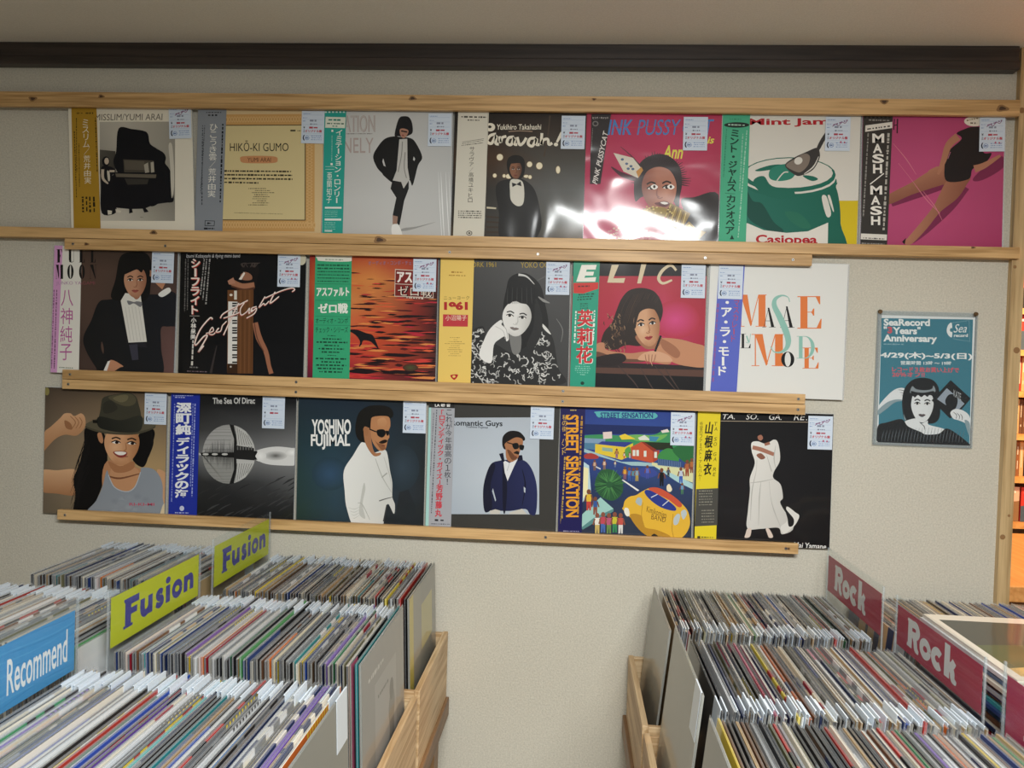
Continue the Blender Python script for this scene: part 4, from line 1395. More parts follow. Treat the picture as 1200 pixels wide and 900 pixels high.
def obi_sphere(A):
    bg(A, '1c2f9c')
    A.small(76, 58, 205, 58, 6, 'aab4e0', 1)
    A.small(86, 68, 150, 70, 8, 'aab4e0', 2)
    A.vt('深町純', 142, 98, 136, 312, 96, 'eef0f4', 0.04)
    A.vt('ディラックの海', 138, 326, 124, 724, 84, 'eef0f4', 0.035)
    A.small(218, 110, 196, 720, 10, '9aa6dc', 3)
    A.small(204, 110, 186, 650, 8, '8a97d4', 4)
    A.small(84, 110, 62, 750, 8, '8a97d4', 5)
    A.e(130, 794, 15, 17, 'c9cfe8')
    A.small(84, 822, 174, 824, 8, 'aab4e0', 6)


def cov_white_suit(A):
    A.grid(-60, -60, 960, 960, [['1e2c38', '1c2a38', '1d2830', '1c2226'], ['1f3038', '20303c', '202c38', '1c2428'], ['243a40', '273e4a', '26343e', '20282c'], ['28403f', '2f4858', '2b3844', '23282b'], ['263c38', '2c4250', '2a343c', '222628'], ['22342e', '283a44', '262e34', '1f2325']])
    A.soft(250, 540, 120, 110, '34506c', '283e4a')
    A.soft(720, 500, 110, 150, '34424e', '26323a')
    A.t('YOSHINO', 130, 184, 386, 284, 'f1f1ee', 0.03)
    A.t('FUJIMAL', 124, 282, 380, 382, 'f1f1ee', 0.03)
    A.p([(600, 860), (625, 740), (680, 800), (700, 660), (760, 640), (800, 740), (830, 860)], '22272b')
    w = 'e2e2dd'
    A.b([(450, 340), (480, 340), (530, 400), (590, 385), (620, 400), (640, 520), (655, 600), (655, 690), (672, 740), (665, 800), (625, 735), (600, 850), (580, 900), (420, 900), (360, 770), (345, 650), (340, 520), (400, 420)], ('eeeeea', 'cfcfca', 1, .2))
    A.b([(470, 600), (480, 640), (462, 740), (480, 830), (440, 800), (450, 700)], 'c6c6c0')
    A.s([(545, 440), (590, 560), (650, 660)], [4, 7, 4], 'b9b9b3')
    A.s([(600, 430), (640, 560), (652, 650)], [3, 5, 3], 'bdbdb7')
    A.s([(430, 730), (460, 740), (510, 840)], [3, 6, 3], 'b4b4ae')
    A.s([(570, 716), (620, 700), (655, 692)], [8, 6, 4], '6a6a66')
    A.s([(620, 740), (598, 850)], 8, '3a3a3a')
    for k in range(4):
        A.s([(370 + k * 10, 760 + k * 22), (410, 770 + k * 20), (450, 750 + k * 18)], [2, 5, 2], 'cdcdc7')
    A.p([(585, 560), (620, 530), (624, 538), (588, 568)], 'a8a8a2')
    A.b([(416, 220), (440, 140), (500, 100), (580, 95), (640, 110), (662, 150), (640, 180), (530, 180), (520, 260), (495, 330), (450, 330), (420, 290)], '15130f')
    A.b([(470, 240), (500, 240), (520, 260), (520, 330), (540, 400), (580, 402), (572, 420), (530, 420), (480, 340)], 'a87450')
    A.b([(516, 200), (530, 170), (600, 164), (636, 176), (642, 230), (630, 262), (636, 300), (626, 320), (618, 356), (606, 384), (570, 388), (530, 340), (516, 280)], 'b98258')
    A.b([(560, 190), (600, 175), (620, 205), (600, 240), (566, 235)], ('c79468', 'b98258', 0, 1))
    A.b([(540, 320), (580, 380), (610, 378), (600, 350), (560, 340)], '8d5c3c')
    A.b([(466, 250), (480, 236), (500, 250), (496, 290), (478, 288)], 'a36f4a')
    A.s([(505, 248), (560, 268), (620, 262)], [8, 8, 4], '0d0d0d')
    A.b([(556, 256), (600, 252), (612, 280), (590, 304), (560, 290)], '0b0b0b')
    A.b([(612, 262), (632, 264), (630, 290), (618, 288)], '0b0b0b')
    A.b([(568, 336), (600, 318), (622, 322), (616, 336), (590, 344)], '1c120c')
    A.s([(586, 358), (610, 354)], 6, '7a3c30')


def cov_blue_jacket(A):
    bg(A, '3c3b38')
    A.grid(190, 132, 748, 746, [['b0b8c2', 'b4bdc8', 'b2bac4'], ['b6bfca', 'bcc6d0', 'b8c2cc'], ['b4bec8', 'c2cbd4', 'b8c2cc'], ['acb6c2', 'b8c2cc', 'b2bcc8']])
    A.t('Romantic Guys', 188, 146, 516, 192, '15171c', 0.02, 0, 6)
    A.t('Yoshino Fujimal', 282, 182, 422, 200, '22252c', 0.01, 0, 6)
    nv, n2 = '1c2044', '12142a'
    A.b([(440, 430), (500, 405), (540, 400), (640, 400), (690, 440), (724, 520), (736, 620), (726, 742), (690, 745), (660, 712), (560, 725), (430, 722), (405, 732), (392, 640), (400, 540)], ('191c3a', '262c58', 1, -.2))
    A.b([(440, 430), (470, 440), (440, 560), (450, 700), (405, 732), (392, 640), (402, 530)], n2)
    A.b([(520, 420), (545, 560), (535, 724), (520, 724), (515, 560)], n2)
    A.s([(640, 460), (660, 560), (640, 690)], [3, 10, 3], n2)
    A.p([(455, 580), (475, 655), (470, 665), (450, 600)], 'b8c2cc')
    A.p([(650, 570), (662, 580), (660, 610), (652, 604)], 'b8c2cc')
    A.p([(436, 725), (470, 714), (500, 722), (500, 745), (436, 745)], 'c9c5bb')
    A.p([(560, 735), (640, 710), (672, 745), (560, 745)], 'c9c5bb')
    A.p([(520, 400), (560, 420), (612, 396), (590, 440), (548, 535), (530, 480)], 'e0e2e4')
    A.s([(560, 420), (545, 470)], 3, 'a8acb0')
    A.p([(494, 362), (520, 356), (530, 410), (515, 415)], n2)
    A.p([(610, 372), (640, 370), (645, 400), (612, 410)], n2)
    A.b([(514, 300), (520, 250), (560, 218), (620, 222), (656, 258), (650, 280), (600, 262), (556, 285), (540, 330), (524, 330)], '14100e')
    A.b([(530, 300), (556, 280), (600, 258), (640, 268), (645, 300), (632, 330), (622, 360), (612, 390), (570, 415), (540, 390), (535, 330)], 'a8734f')
    A.b([(545, 340), (575, 400), (610, 388), (590, 370), (562, 340)], '6d442c')
    A.s([(545, 290), (580, 300)], 7, '0b0b0b')
    A.b([(578, 300), (612, 294), (618, 325), (590, 332)], '0b0b0b')
    A.b([(622, 306), (652, 310), (646, 338), (626, 334)], '0b0b0b')
    A.b([(586, 356), (606, 344), (622, 352), (618, 366), (600, 362)], '1c120c')
    A.s([(590, 378), (606, 378)], 5, '8d4a3c')


def obi_blue_jacket(A):
    bg(A, 'a9abb2')
    A.p([(40, 30), (230, 30), (215, 72), (40, 66)], '2b2a28')
    A.t('LA 録 音', 86, 40, 184, 62, 'f0efec', 0.02)
    A.p([(40, 66), (62, 66), (44, 830), (20, 830)], 'a9d6d0')
    A.vt('「ロマンティック・ガイズ」', 134, 76, 110, 560, 36, 'c8404c', 0.02)
    A.vt('芳野藤丸', 116, 556, 104, 764, 42, 'c8404c', 0.03)
    A.vt('これが今年最高の１枚！', 178, 76, 164, 560, 42, '33343a', 0.0)
    A.small(98, 80, 62, 740, 8, '5a5b60', 3)
    A.small(78, 100, 56, 500, 6, '6a6b70', 4)
    A.small(84, 784, 142, 786, 16, '2a2a2e', 5)
    A.small(60, 808, 180, 810, 6, '5a5b60', 6)


def cov_street(A):
    A.grid(-60, -60, 960, 960, [['24367c', '2a3f8c', '2c428c', '263a80'], ['2a4088', '304890', '304a92', '2a4088'], ['2e448a', '30488c', '33508f', '2e4688'], ['24335a', '28375c', '2c3c60', '2c3c60'], ['2c3346', '2e3648', '303a4c', '2c3648'], ['2c3346', '2e3648', '303a4c', '2c3648']])
    A.p([(190, 140), (900, 165), (900, 200), (190, 205)], '1b2a5e')
    A.b([(180, 215), (260, 205), (330, 205), (480, 215), (620, 205), (690, 175), (760, 200), (900, 230), (900, 300), (180, 260)], '3f8f5c')
    A.b([(440, 215), (520, 205), (620, 212), (700, 205), (640, 245), (520, 245)], '6fae5a')
    A.p([(305, 190), (360, 186), (362, 228), (308, 232)], 'e3cfc9')
    A.p([(405, 212), (440, 200), (505, 232), (420, 236)], 'e8c93c')
    A.p([(520, 225), (560, 208), (600, 240), (530, 240)], 'd8dccf')
    A.p([(590, 215), (650, 220), (630, 248), (590, 246)], '3f86a8')
    A.p([(660, 182), (700, 172), (712, 190), (668, 196)], 'e6d8d2')
    A.p([(180, 225), (320, 232), (320, 256), (180, 262)], '7f9cb8')
    A.p([(180, 255), (290, 258), (280, 300), (180, 290)], '4f7d9a')
    # row of bungalows
    A.p([(300, 246), (490, 252), (440, 282), (262, 268)], '34408a')
    A.p([(258, 262), (440, 282), (490, 258), (488, 330), (420, 360), (256, 316)], 'dfc33c')
    A.p([(300, 282), (365, 290), (365, 312), (300, 304)], '8fae9a')
    A.p([(550, 250), (720, 256), (740, 300), (610, 300)], '26301e')
    A.p([(476, 282), (540, 250), (612, 308), (612, 380), (480, 352)], 'c25436')
    A.p([(540, 250), (556, 250), (636, 300), (612, 308)], '8a3424')
    A.p([(612, 308), (650, 300), (650, 352), (612, 378)], 'a8442c')
    for x0, y0 in ((488, 300), (510, 300), (556, 305), (620, 312)):
        A.r(x0, y0, x0 + 16, y0 + 36, 'd8e0d4')
    A.b([(640, 340), (660, 310), (700, 290), (740, 300), (770, 330), (760, 390), (700, 396), (650, 370)], '3f8a48')
    A.b([(730, 300), (790, 270), (860, 280), (866, 380), (800, 372)], '2c6a3c')
    A.b([(440, 300), (470, 280), (480, 330), (450, 345)], '5a9a4a')
    A.p([(188, 290), (420, 372), (520, 372), (610, 380), (620, 400), (480, 395), (188, 312)], '9fc0c6')
    A.p([(605, 375), (866, 420), (866, 500), (720, 450), (605, 392)], 'd7d8a8')
    A.p([(640, 352), (790, 372), (790, 408), (640, 392)], '36507c')
    for k in range(13):
        A.r(645 + k * 11, 354 + k * 1.6, 648 + k * 11, 396 + k * 1.4, '6f8ab0')
    A.p([(420, 484), (428, 480), (528, 546), (518, 552)], 'e6e6e2')
    A.p([(262, 398), (292, 412), (290, 420), (258, 404)], 'c9ccd0')
    A.p([(620, 400), (720, 440), (866, 505), (866, 540), (760, 495)], 'a8ced2')
    A.b([(190, 330), (230, 318), (275, 335), (270, 352), (200, 352)], 'a83c38')
    A.b([(525, 425), (560, 408), (610, 415), (640, 445), (600, 468), (540, 462)], '3a4a94')
    # white building at the left edge and its step
    A.p([(170, 360), (220, 395), (232, 560), (180, 620), (150, 640)], 'b8d2dc')
    A.p([(184, 402), (216, 412), (212, 560), (182, 600)], 'efe6b4')
    A.p([(172, 700), (290, 590), (370, 660), (250, 720), (176, 776)], '9fcbc4')
    A.p([(172, 776), (250, 716), (370, 660), (370, 676), (180, 790)], '5a8a8a')
    # palm crown
    rn = random.Random(6)
    A.b([(260, 480), (300, 420), (370, 425), (420, 480), (425, 560), (370, 610), (300, 590), (262, 540)], '2e5c3a')
    for k in range(70):
        a = rn.uniform(0, 6.28)
        r1 = rn.uniform(70, 104)
        A.s([(345 + 20 * math.cos(a), 512 + 20 * math.sin(a)), (345 + r1 * math.cos(a), 512 + r1 * math.sin(a))], [7, 2], rn.choice(['2a5636', '3f7a46', '234a30', '4f8a4e']), False)
    # townspeople
    def man(x, y, h, top, leg, skin='7a4a36'):
        A.e(x, y - h * .88, h * .1, h * .12, skin)
        A.p([(x - h * .13, y - h * .76), (x + h * .13, y - h * .76), (x + h * .11, y - h * .4), (x - h * .11, y - h * .4)], top)
        A.s([(x - h * .12, y - h * .72), (x - h * .2, y - h * .42)], h * .07, skin, False)
        A.s([(x + h * .12, y - h * .72), (x + h * .2, y - h * .42)], h * .07, skin, False)
        A.p([(x - h * .11, y - h * .42), (x + h * .11, y - h * .42), (x + h * .1, y), (x + h * .02, y), (x, y - h * .3), (x - h * .03, y), (x - h * .11, y)], leg)
    for q in ((440, 480, 80, 'd9a03c', '8a5a6a'), (468, 490, 84, '4a7ac0', '3a5aa0'), (492, 494, 86, '5a8a9a', '36508a'), (514, 490, 84, '8aa0b0', 'b09a50'), (578, 476, 84, '5a6ac0', '46509a'), (665, 520, 110, '15161a', '15161a'), (706, 465, 60, '4a5a6a', '30363e'), (782, 500, 96, 'c0c8d8', '3a5ab0'), (254, 425, 66, 'c8a890', '7a5a4a'), (314, 420, 66, 'd8b8a0', '8a6a5a'), (390, 350, 60, 'b07a4a', '8a5a8a'), (380, 405, 42, 'd0c8b8', '6a7a9a'), (790, 570, 70, '6a9ac0', '4a7a5a'), (820, 460, 100, 'b0643c', '9a4a34'), (848, 440, 90, 'b06a3c', '8a4a34'), (436, 352, 40, 'e0d0c0', 'c05a4a'), (470, 350, 40, 'd8a0a0', 'c8b8a8'), (218, 670, 130, 'e0b83c', 'c2453c'), (258, 696, 110, '3a5a9a', '8a4a3a')):
        man(*q)
    for k, (t_, l_) in enumerate((('e8e4da', 'c9b06a'), ('c04a5a', '4a6ab0'), ('b85a78', '6a8a4a'), ('c8c03c', '3a8a5a'), ('c2554a', 'd8d8d4'))):
        man(270 + k * 36, 812 - (k % 2) * 6, 126, t_, l_, '8a5240')
    A.b([(696, 520), (712, 508), (728, 540), (716, 556), (698, 548)], 'ece0c0')
    # round yellow van
    Y, Y2 = 'e2b33a', 'b98a2c'
    A.b([(430, 648), (440, 610), (470, 585), (510, 575), (560, 545), (620, 530), (720, 570), (800, 640), (830, 690), (836, 760), (800, 825), (740, 850), (640, 850), (560, 800), (470, 710), (425, 660)], Y)
    A.b([(470, 700), (540, 700), (560, 770), (640, 790), (720, 830), (640, 850), (540, 800)], Y2)
    A.b([(440, 655), (462, 660), (468, 700), (450, 704), (436, 680)], 'e9e6d8')
    A.b([(585, 540), (640, 530), (720, 570), (786, 626), (770, 650), (700, 600)], 'c8543a')
    A.b([(560, 556), (590, 545), (690, 600), (750, 650), (740, 672), (660, 650), (590, 600)], '2c3a8a')
    A.s([(600, 590), (640, 570)], 6, 'c9ccd6')
    A.s([(670, 640), (710, 606)], 6, 'c9ccd6')
    A.b([(506, 620), (520, 590), (544, 600), (538, 640)], 'a9b8bc')
    A.b([(738, 720), (760, 690), (778, 700), (764, 750), (740, 756)], 'b9c4c6')
    A.b([(782, 680), (806, 664), (818, 690), (796, 724)], 'b9c4c6')
    A.s([(550, 620), (542, 700), (560, 770)], 4, Y2)
    A.s([(735, 690), (728, 780), (740, 840)], 4, Y2)
    A.t('Kimikomigo', 572, 640, 694, 690, '6a4a20', 0.0, 0.2, 40)
    A.t('BAND', 600, 690, 690, 722, '6a4a20', 0.0, 0.2, 22)
    A.b([(600, 828), (620, 812), (645, 830), (640, 850), (604, 850)], '2a241c')
    A.b([(262, 78), (282, 62), (600, 72), (624, 74), (640, 92), (622, 108), (580, 110), (290, 100), (276, 98)], '5ab0b4')
    A.t('STREET SENSATION', 290, 68, 612, 102, '24407c', 0.03, 0, 4)


def obi_street(A):
    bg(A, '201d54')
    A.small(104, 54, 142, 54, 7, 'c8b060', 1)
    A.t('STREET SENSATION', 76, 82, 156, 712, 'e8a02c', 0.03, 0, 0, True)
    A.vt('私の街・バンド', 72, 80, 66, 330, 34, 'd8b050')
    A.small(176, 90, 150, 700, 14, 'b88a3a', 4)
    A.small(70, 340, 52, 720, 10, 'b89a50', 5)
    A.small(54, 600, 42, 750, 6, '9a8448', 6)
    A.small(60, 798, 156, 800, 6, 'a9a6c0', 7)


def cov_dress(A):
    A.grid(-60, -60, 960, 960, [['0e0d0f', '0e0d0f', '100f11'], ['141315', '171618', '131214'], ['151416', '1b1a1c', '141315'], ['121113', '161517', '121113']])
    for k, (s_, a, b) in enumerate((('TA', 205, 270), ('SO', 348, 414), ('GA', 490, 556), ('RE', 640, 712))):
        A.t(s_, a, 48, b, 78 + k * 3, 'e4e2de', 0.0, 0.25)
        A.e(b + 6, 76 + k * 3, 3, 3, 'e4e2de')
    A.p([(192, 88), (735, 98), (735, 101), (192, 91)], 'b9a890')
    w = 'dcdad4'
    A.b([(414, 180), (440, 164), (470, 186), (466, 216), (440, 226), (412, 214)], '141013')
    A.b([(420, 184), (442, 176), (452, 196), (440, 210), (424, 204)], 'a06c58')
    A.b([(382, 225), (420, 215), (470, 230), (520, 205), (546, 230), (556, 330), (520, 400), (516, 440), (560, 480), (574, 560), (560, 600), (640, 740), (570, 785), (545, 745), (440, 752), (356, 748), (360, 640), (372, 520), (372, 440), (402, 350), (384, 280)], ('e4e2dc', 'c4c2bc', 1, .6))
    A.b([(596, 616), (650, 650), (674, 672), (654, 720), (620, 755), (580, 780), (560, 740), (600, 700)], w)
    A.b([(575, 600), (600, 640), (640, 690), (636, 730), (610, 735), (600, 680)], '1b1b1d')
    A.s([(388, 252), (440, 265), (520, 296)], [24, 26, 22], 'a87460')
    A.s([(462, 236), (494, 226)], [16, 18], '9a6854')
    A.b([(412, 300), (440, 288), (466, 315), (440, 326)], '8a5a48')
    for pts in ([(415, 330), (410, 400), (385, 520), (375, 700)], [(440, 460), (430, 560), (425, 730)], [(490, 460), (500, 560), (520, 640), (560, 740)], [(475, 300), (505, 400)], [(530, 240), (520, 320), (530, 380)]):
        A.s(pts, [2, 7, 2], 'b5b3ad')
    A.s([(372, 470), (440, 462), (520, 445)], [3, 7, 3], 'bbb9b3')
    A.b([(356, 752), (380, 752), (372, 800), (340, 806), (346, 780)], 'd8c8bc')
    A.b([(470, 752), (490, 752), (514, 800), (490, 806), (478, 780)], 'd8c8bc')
    A.t('Mai Yamane', 640, 832, 838, 868, 'e4e2de', 0.015, 0.15, 10)


def obi_dress(A):
    bg(A, 'e4cf2a')
    A.p([(40, 508), (176, 502), (170, 730), (30, 738)], '4a4944')
    A.vt('山根麻衣', 120, 90, 108, 424, 50, '26240f', 0.035, 0.2)
    for i, q in enumerate(('T', 'A', '', 'S', 'O', '', 'G', 'A', '', 'R', 'E')):
        if q:
            A.t(q, 152 - i, 96 + i * 31, 172 - i, 118 + i * 31, '4a4512', 0.0, 0.2)
    A.vt('待望のファースト・アルバム！', 72, 92, 62, 458, 20, '3a3614')
    for k in range(6):
        A.small(56, 520 + k * 17, 140, 518 + k * 17, 7, '8d8a7c', 5 + k)
    for k in range(5):
        A.small(72, 640 + k * 18, 150, 638 + k * 18, 7, '8d8a7c', 15 + k)
    A.p([(46, 798), (64, 797), (64, 812), (46, 813)], '33300f')
    A.small(70, 804, 152, 806, 8, '5a5520', 30)


# affine numbers: origin x, origin z, in-plane lean, then layout grid -> metres on the sheet
WALL_RECORDS = [
    ([-1.0923, 0.2935, -0.0484, -0.16749, 0.00038743, -9.8348e-06, 0.3314, -1.3014e-05, -0.00037174], cov_piano, 'e6dfcc', obi_piano, [(50, 25), (215, 25), (244, 880), (66, 880)], 'b18a2c', (697, 40, 838, 250), 'a', 'PRINT',
     'cream record sleeve with a black-and-white photo of a woman at an open grand piano', 'gold'),
    ([-0.7766, 0.29, 0.0037, -0.17356, 0.00037882, 1.0683e-05, 0.32522, 7.0248e-06, -0.0003675], cov_clouds, 'd0b684', obi_clouds, [(42, 25), (230, 25), (200, 890), (16, 890)], '8c929a', (738, 58, 868, 275), 'b', 'PRINT',
     'tan record sleeve like a framed certificate with an ornamental border and grey strip', 'grey'),
    ([-0.4593, 0.29, -0.0104, -0.16791, 0.00037033, 6.68e-06, 0.32029, 1.8015e-06, -0.00036349], cov_walk, 'c4c4c2', obi_walk, [(34, 20), (178, 20), (152, 880), (16, 880)], '2aa597', (725, 42, 862, 270), 'b', 'FILM',
     'pale grey record sleeve with a figure in black jacket walking, teal strip at left', 'teal'),
    ([-0.1435, 0.29, 0.0019, -0.16742, 0.00036193, 1.2202e-05, 0.3212, 6.2035e-06, -0.00035924], cov_night, '25201b', obi_night, [(50, 30), (253, 30), (218, 900), (12, 900)], 'dcd8ca', (742, 58, 870, 288), 'b', 'FILM3',
     'dark record sleeve with a man in tuxedo before night lights and an off-white strip', 'off-white'),
    ([0.1730, 0.29, -0.005, -0.16922, 0.00036283, 1.1012e-05, 0.31919, 3.8341e-06, -0.00036426], cov_pink, 'a83050', obi_pink, [(62, 30), (190, 30), (112, 480), (52, 480)], '2a2426', (660, 48, 800, 272), 'b', 'FILM2',
     'crimson pink record sleeve with a wide-eyed spiky-haired face biting a brass horn', 'black'),
    ([0.4901, 0.29, -0.0082, -0.17449, 0.00037169, 1.1471e-05, 0.32272, 2.8491e-06, -0.00037764], cov_jar, 'd6d3ca', obi_jar, [(48, 20), (216, 20), (186, 880), (16, 880)], '4cb08a', (685, 48, 815, 260), 'c', 'PRINT',
     'white record sleeve with a big green pot and a yellow corner, green strip', 'green'),
    ([0.814, 0.29, -0.0209, -0.17551, 0.00037973, 8.2143e-06, 0.32409, -1.7539e-06, -0.00039067], cov_legs, 'a84470', obi_legs, [(48, 15), (222, 15), (184, 860), (28, 860)], '34312f', (735, 35, 865, 245), 'c', 'FILM3',
     'pink record sleeve with long legs and a black leotard, top row right end', 'charcoal'),
    ([-1.1385, -0.057, 0.0134, -0.18554, 0.0003901, 1.3069e-05, 0.32337, 1.5719e-05, -0.00037498], cov_tux, '4a3a34', obi_tux, [(70, 0), (250, 0), (228, 880), (28, 880)], 'e9e7df', (715, 60, 850, 282), 'b', 'FILM',
     'brown record sleeve with a long-haired woman in black tuxedo and grey bow tie', 'white and lilac'),
    ([-0.8115, -0.057, -0.0, -0.17676, 0.0003861, 9.3508e-06, 0.32231, 1.0555e-05, -0.00037548], cov_keys, '111114', None, None, None, (688, 60, 822, 270), 'c', 'FILM',
     'black record sleeve with a woman leaning over an upright wooden keyboard', 'black'),
    ([-0.4859, -0.057, -0.0051, -0.1705, 0.00037727, 8.6366e-06, 0.32196, 8.5194e-06, -0.0003712], cov_sunset, '54201f', obi_sunset, [(72, 15), (310, 18), (292, 870), (50, 870)], '37a878', (715, 62, 848, 282), 'c', 'FILM',
     'red and orange sunset sea record sleeve with a leaping animal and green strip', 'green'),
    ([-0.1664, -0.057, -0.0105, -0.17193, 0.0003734, 7.8638e-06, 0.32362, 6.5268e-06, -0.00037161], cov_mono, '3c3c3c', obi_mono, [(48, 20), (264, 20), (238, 880), (26, 880)], 'ecca6c', (733, 68, 865, 278), 'c', 'FILM',
     'black-and-white record sleeve of a woman resting chin on hand, yellow strip', 'yellow'),
    ([0.1519, -0.057, -0.006, -0.17406, 0.00037373, 1.0899e-05, 0.31966, 8.3993e-06, -0.00037632], cov_red, '6a2028', obi_red, [(50, 15), (216, 15), (182, 870), (22, 870)], '2a9c80', (732, 55, 866, 268), 'b', 'FILM3',
     'red record sleeve with a curly-haired woman leaning on folded bare arms', 'green'),
    ([0.4719, -0.057, 0.0034, -0.17893, 0.00038653, 1.6453e-05, 0.32098, 1.2525e-05, -0.00039391], cov_letters, 'd4d5d1', obi_letters, [(108, 15), (260, 15), (206, 850), (48, 850)], '5a68c4', (105, 45, 240, 245), 'b', 'FILM',
     'white record sleeve lettered in orange, black and mint with a blue strip', 'blue'),
    ([-1.153, -0.408, 0.0012, -0.18249, 0.00039219, 8.4713e-06, 0.32548, 1.5827e-05, -0.00037816], cov_hat, '54483c', None, None, None, (725, 68, 858, 282), 'b', 'PRINT',
     'brown record sleeve with a smiling woman in a felt hat and grey vest', ''),
    ([-0.827, -0.408, 0.0003, -0.18168, 0.00038815, 9.4169e-06, 0.32594, 1.5483e-05, -0.00037857], cov_sphere, '1a1b1c', obi_sphere, [(62, 20), (250, 20), (226, 880), (30, 880)], '1c2f9c', (660, 65, 795, 275), 'd', 'FILM',
     'dark grey record sleeve with a ribbed metal sphere and a royal blue strip', 'blue'),
    ([-0.5043, -0.408, -0.0054, -0.17473, 0.00037938, 8.4695e-06, 0.32752, 1.3139e-05, -0.0003743], cov_white_suit, '1c262a', None, None, None, (732, 68, 866, 275), 'b', 'FILM3',
     'dark teal record sleeve with a man in white suit and sunglasses', ''),
    ([-0.1837, -0.408, -0.0003, -0.17657, 0.00037984, 1.1758e-05, 0.32305, 1.5325e-05, -0.00037917], cov_blue_jacket, '33322f', obi_blue_jacket, [(52, 20), (214, 20), (186, 870), (22, 870)], 'a9abb2', (700, 62, 832, 270), 'b', 'FILM3',
     'charcoal-bordered record sleeve with a man in navy jacket and sunglasses on pale blue', 'silver'),
    ([0.1369, -0.408, -0.0098, -0.17586, 0.00038466, 9.6678e-06, 0.32542, 1.2111e-05, -0.0003885], cov_street, '1f1d40', obi_street, [(42, 15), (198, 15), (172, 870), (22, 870)], '201d54', (725, 62, 858, 282), 'c', 'FILM',
     'colourful record sleeve painted with a beach town street and a yellow van', 'navy'),
    ([0.4564, -0.408, -0.0094, -0.17432, 0.00037575, 1.0986e-05, 0.32448, 1.2152e-05, -0.00038401], cov_dress, '121113', obi_dress, [(52, 15), (192, 15), (160, 900), (26, 900)], 'e4cf2a', (732, 48, 867, 280), 'c', 'FILM2',
     'black record sleeve with a woman in a flowing white gown, yellow strip', 'yellow'),
]


def tag_art(kind):
    """shop price slip, 56 x 78 mm, drawn on a 0..100 x 0..140 grid"""
    A = Art((-0.028, 0.00056, 0, 0.039, 0, -0.000557), (-0.028, 0.028, -0.039, 0.039))
    A.r(-10, -10, 110, 150, 'd3dfee')
    bl = '7f9cc8'
    for y in (17, 36, 58, 96, 104):
        A.r(6, y, 92, y + 1.2, 'a9bdd8')
    A.small(6, 12, 40, 12, 3.5, bl, 1)
    A.small(6, 30, 26, 30, 3.5, bl, 2)
    A.small(6, 44, 20, 44, 3.5, bl, 3)
    A.small(36, 42, 66, 42, 9, '8b93a6', 4)
    A.small(38, 57, 68, 57, 6, '7c8496', 5)
    A.t('¥', 8, 66, 16, 76, '343a4a', 0.02)
    A.small(34, 72, 76, 72, 9, 'b04a58', 6)
    if kind != 'd':
        A.t('オリジナル盤', 16, 81, 90, 92, 'b8404e', 0.02)
    A.t('正', 8, 81, 16, 92, '46506a', 0.01)
    A.b([(10, 106), (15, 104), (12, 116), (16, 128), (10, 126), (7, 116)], '1f2a48')
    A.e(26, 117, 10, 9, '7f9cc8')
    A.e(26, 117, 7.5, 6.5, 'd3dfee')
    A.small(20, 117, 33, 117, 5, '46649a', 8)
    for k in range(3):
        A.small(44, 108 + k * 8, 90, 108 + k * 8, 3.5, bl, 9 + k)
    if kind in ('a', 'c'):
        A.s([(28, 40), (40, 30), (52, 36), (66, 22), (78, 26), (88, 12)], 2.6, '8d5a78')
        A.small(30, 34, 86, 14, 7, '8a6a8e', 14)
    if kind == 'c':
        A.small(60, 104, 88, 106, 10, 'b05a78', 15)
    return A.mesh('price_tag', M_PRINT, (-0.028, 0.028, -0.039, 0.039, 0.0003, 'd3dfee'))


_tags = {k: tag_art(k) for k in 'abcd'}
J = 0.1575                       # half a jacket
ROWS = ['top', 'middle', 'bottom']


def sleeve_ring(o, name='plastic_sleeve'):
    bm = bmesh.new()
    i, z0, z1 = 0.1577, -0.0006, 0.3166
    for x0, x1, a, b in ((-o, -i, z0, z1), (i, o, z0, z1), (-i, i, z0, 0.0), (-i, i, 0.3152, z1)):
        add_box(bm, x0, x1, 0.0012, 0.0026, a, b)
    me = bpy.data.meshes.new(name)
    bm.to_mesh(me)
    bm.free()
    me.materials.append(M_CLEAR)
    return me


_rings = sleeve_ring(0.1585), sleeve_ring(0.1612)
FILMS = {'PRINT': M_PRINT, 'FILM': M_FILM, 'FILM2': M_FILM2, 'FILM3': M_FILM3}


def build_wall_records():
    for i, (nums, cov, edge, obi, ocor, ocol, tg, tk, film, label, oc) in enumerate(WALL_RECORDS):
        ox, oz, ang = nums[:3]
        aff = nums[3:]
        root = empty('record_album', (ox, -0.0125, H + oz), (0, ang, 0))
        tag(root, label, 'record', 'records displayed on the wall')
        A = Art(aff, (-J, J, 0.0, 0.315))
        cov(A)
        link('jacket', A.mesh('jacket', FILMS[film], (-J, J, 0.0, 0.315, 0.004, edge)), root)
        link('plastic_sleeve', _rings[i in (6, 7, 12)], root)
        if obi:
            B = Art(aff, (-J - 0.0005, J, 0.0, 0.3152), -0.0014)
            pts = [B.P(*q) for q in ocor]
            B.clip = (min(p[0] for p in pts), max(p[0] for p in pts), 0.0, 0.3152)
            obi_clip(B, obi, ocor)
            o = link('obi_strip', B.quad_sheet('obi_strip', FILMS[film], ocor, 0.0011, ocol), root)
            o['label'] = oc + ' paper strip with upright lettering'
        cx, cz = A_center(aff, tg)
        t = link('price_tag', _tags[tk], root, (cx, -0.0024, cz))
        t['label'] = 'pale blue price slip'


def A_center(aff, tg):
    u, v = (tg[0] + tg[2]) / 2, (tg[1] + tg[3]) / 2
    x = aff[0] + aff[1] * u + aff[2] * v
    z = aff[3] + aff[4] * u + aff[5] * v
    return min(x, J - 0.027), min(z, 0.315 - 0.0385)


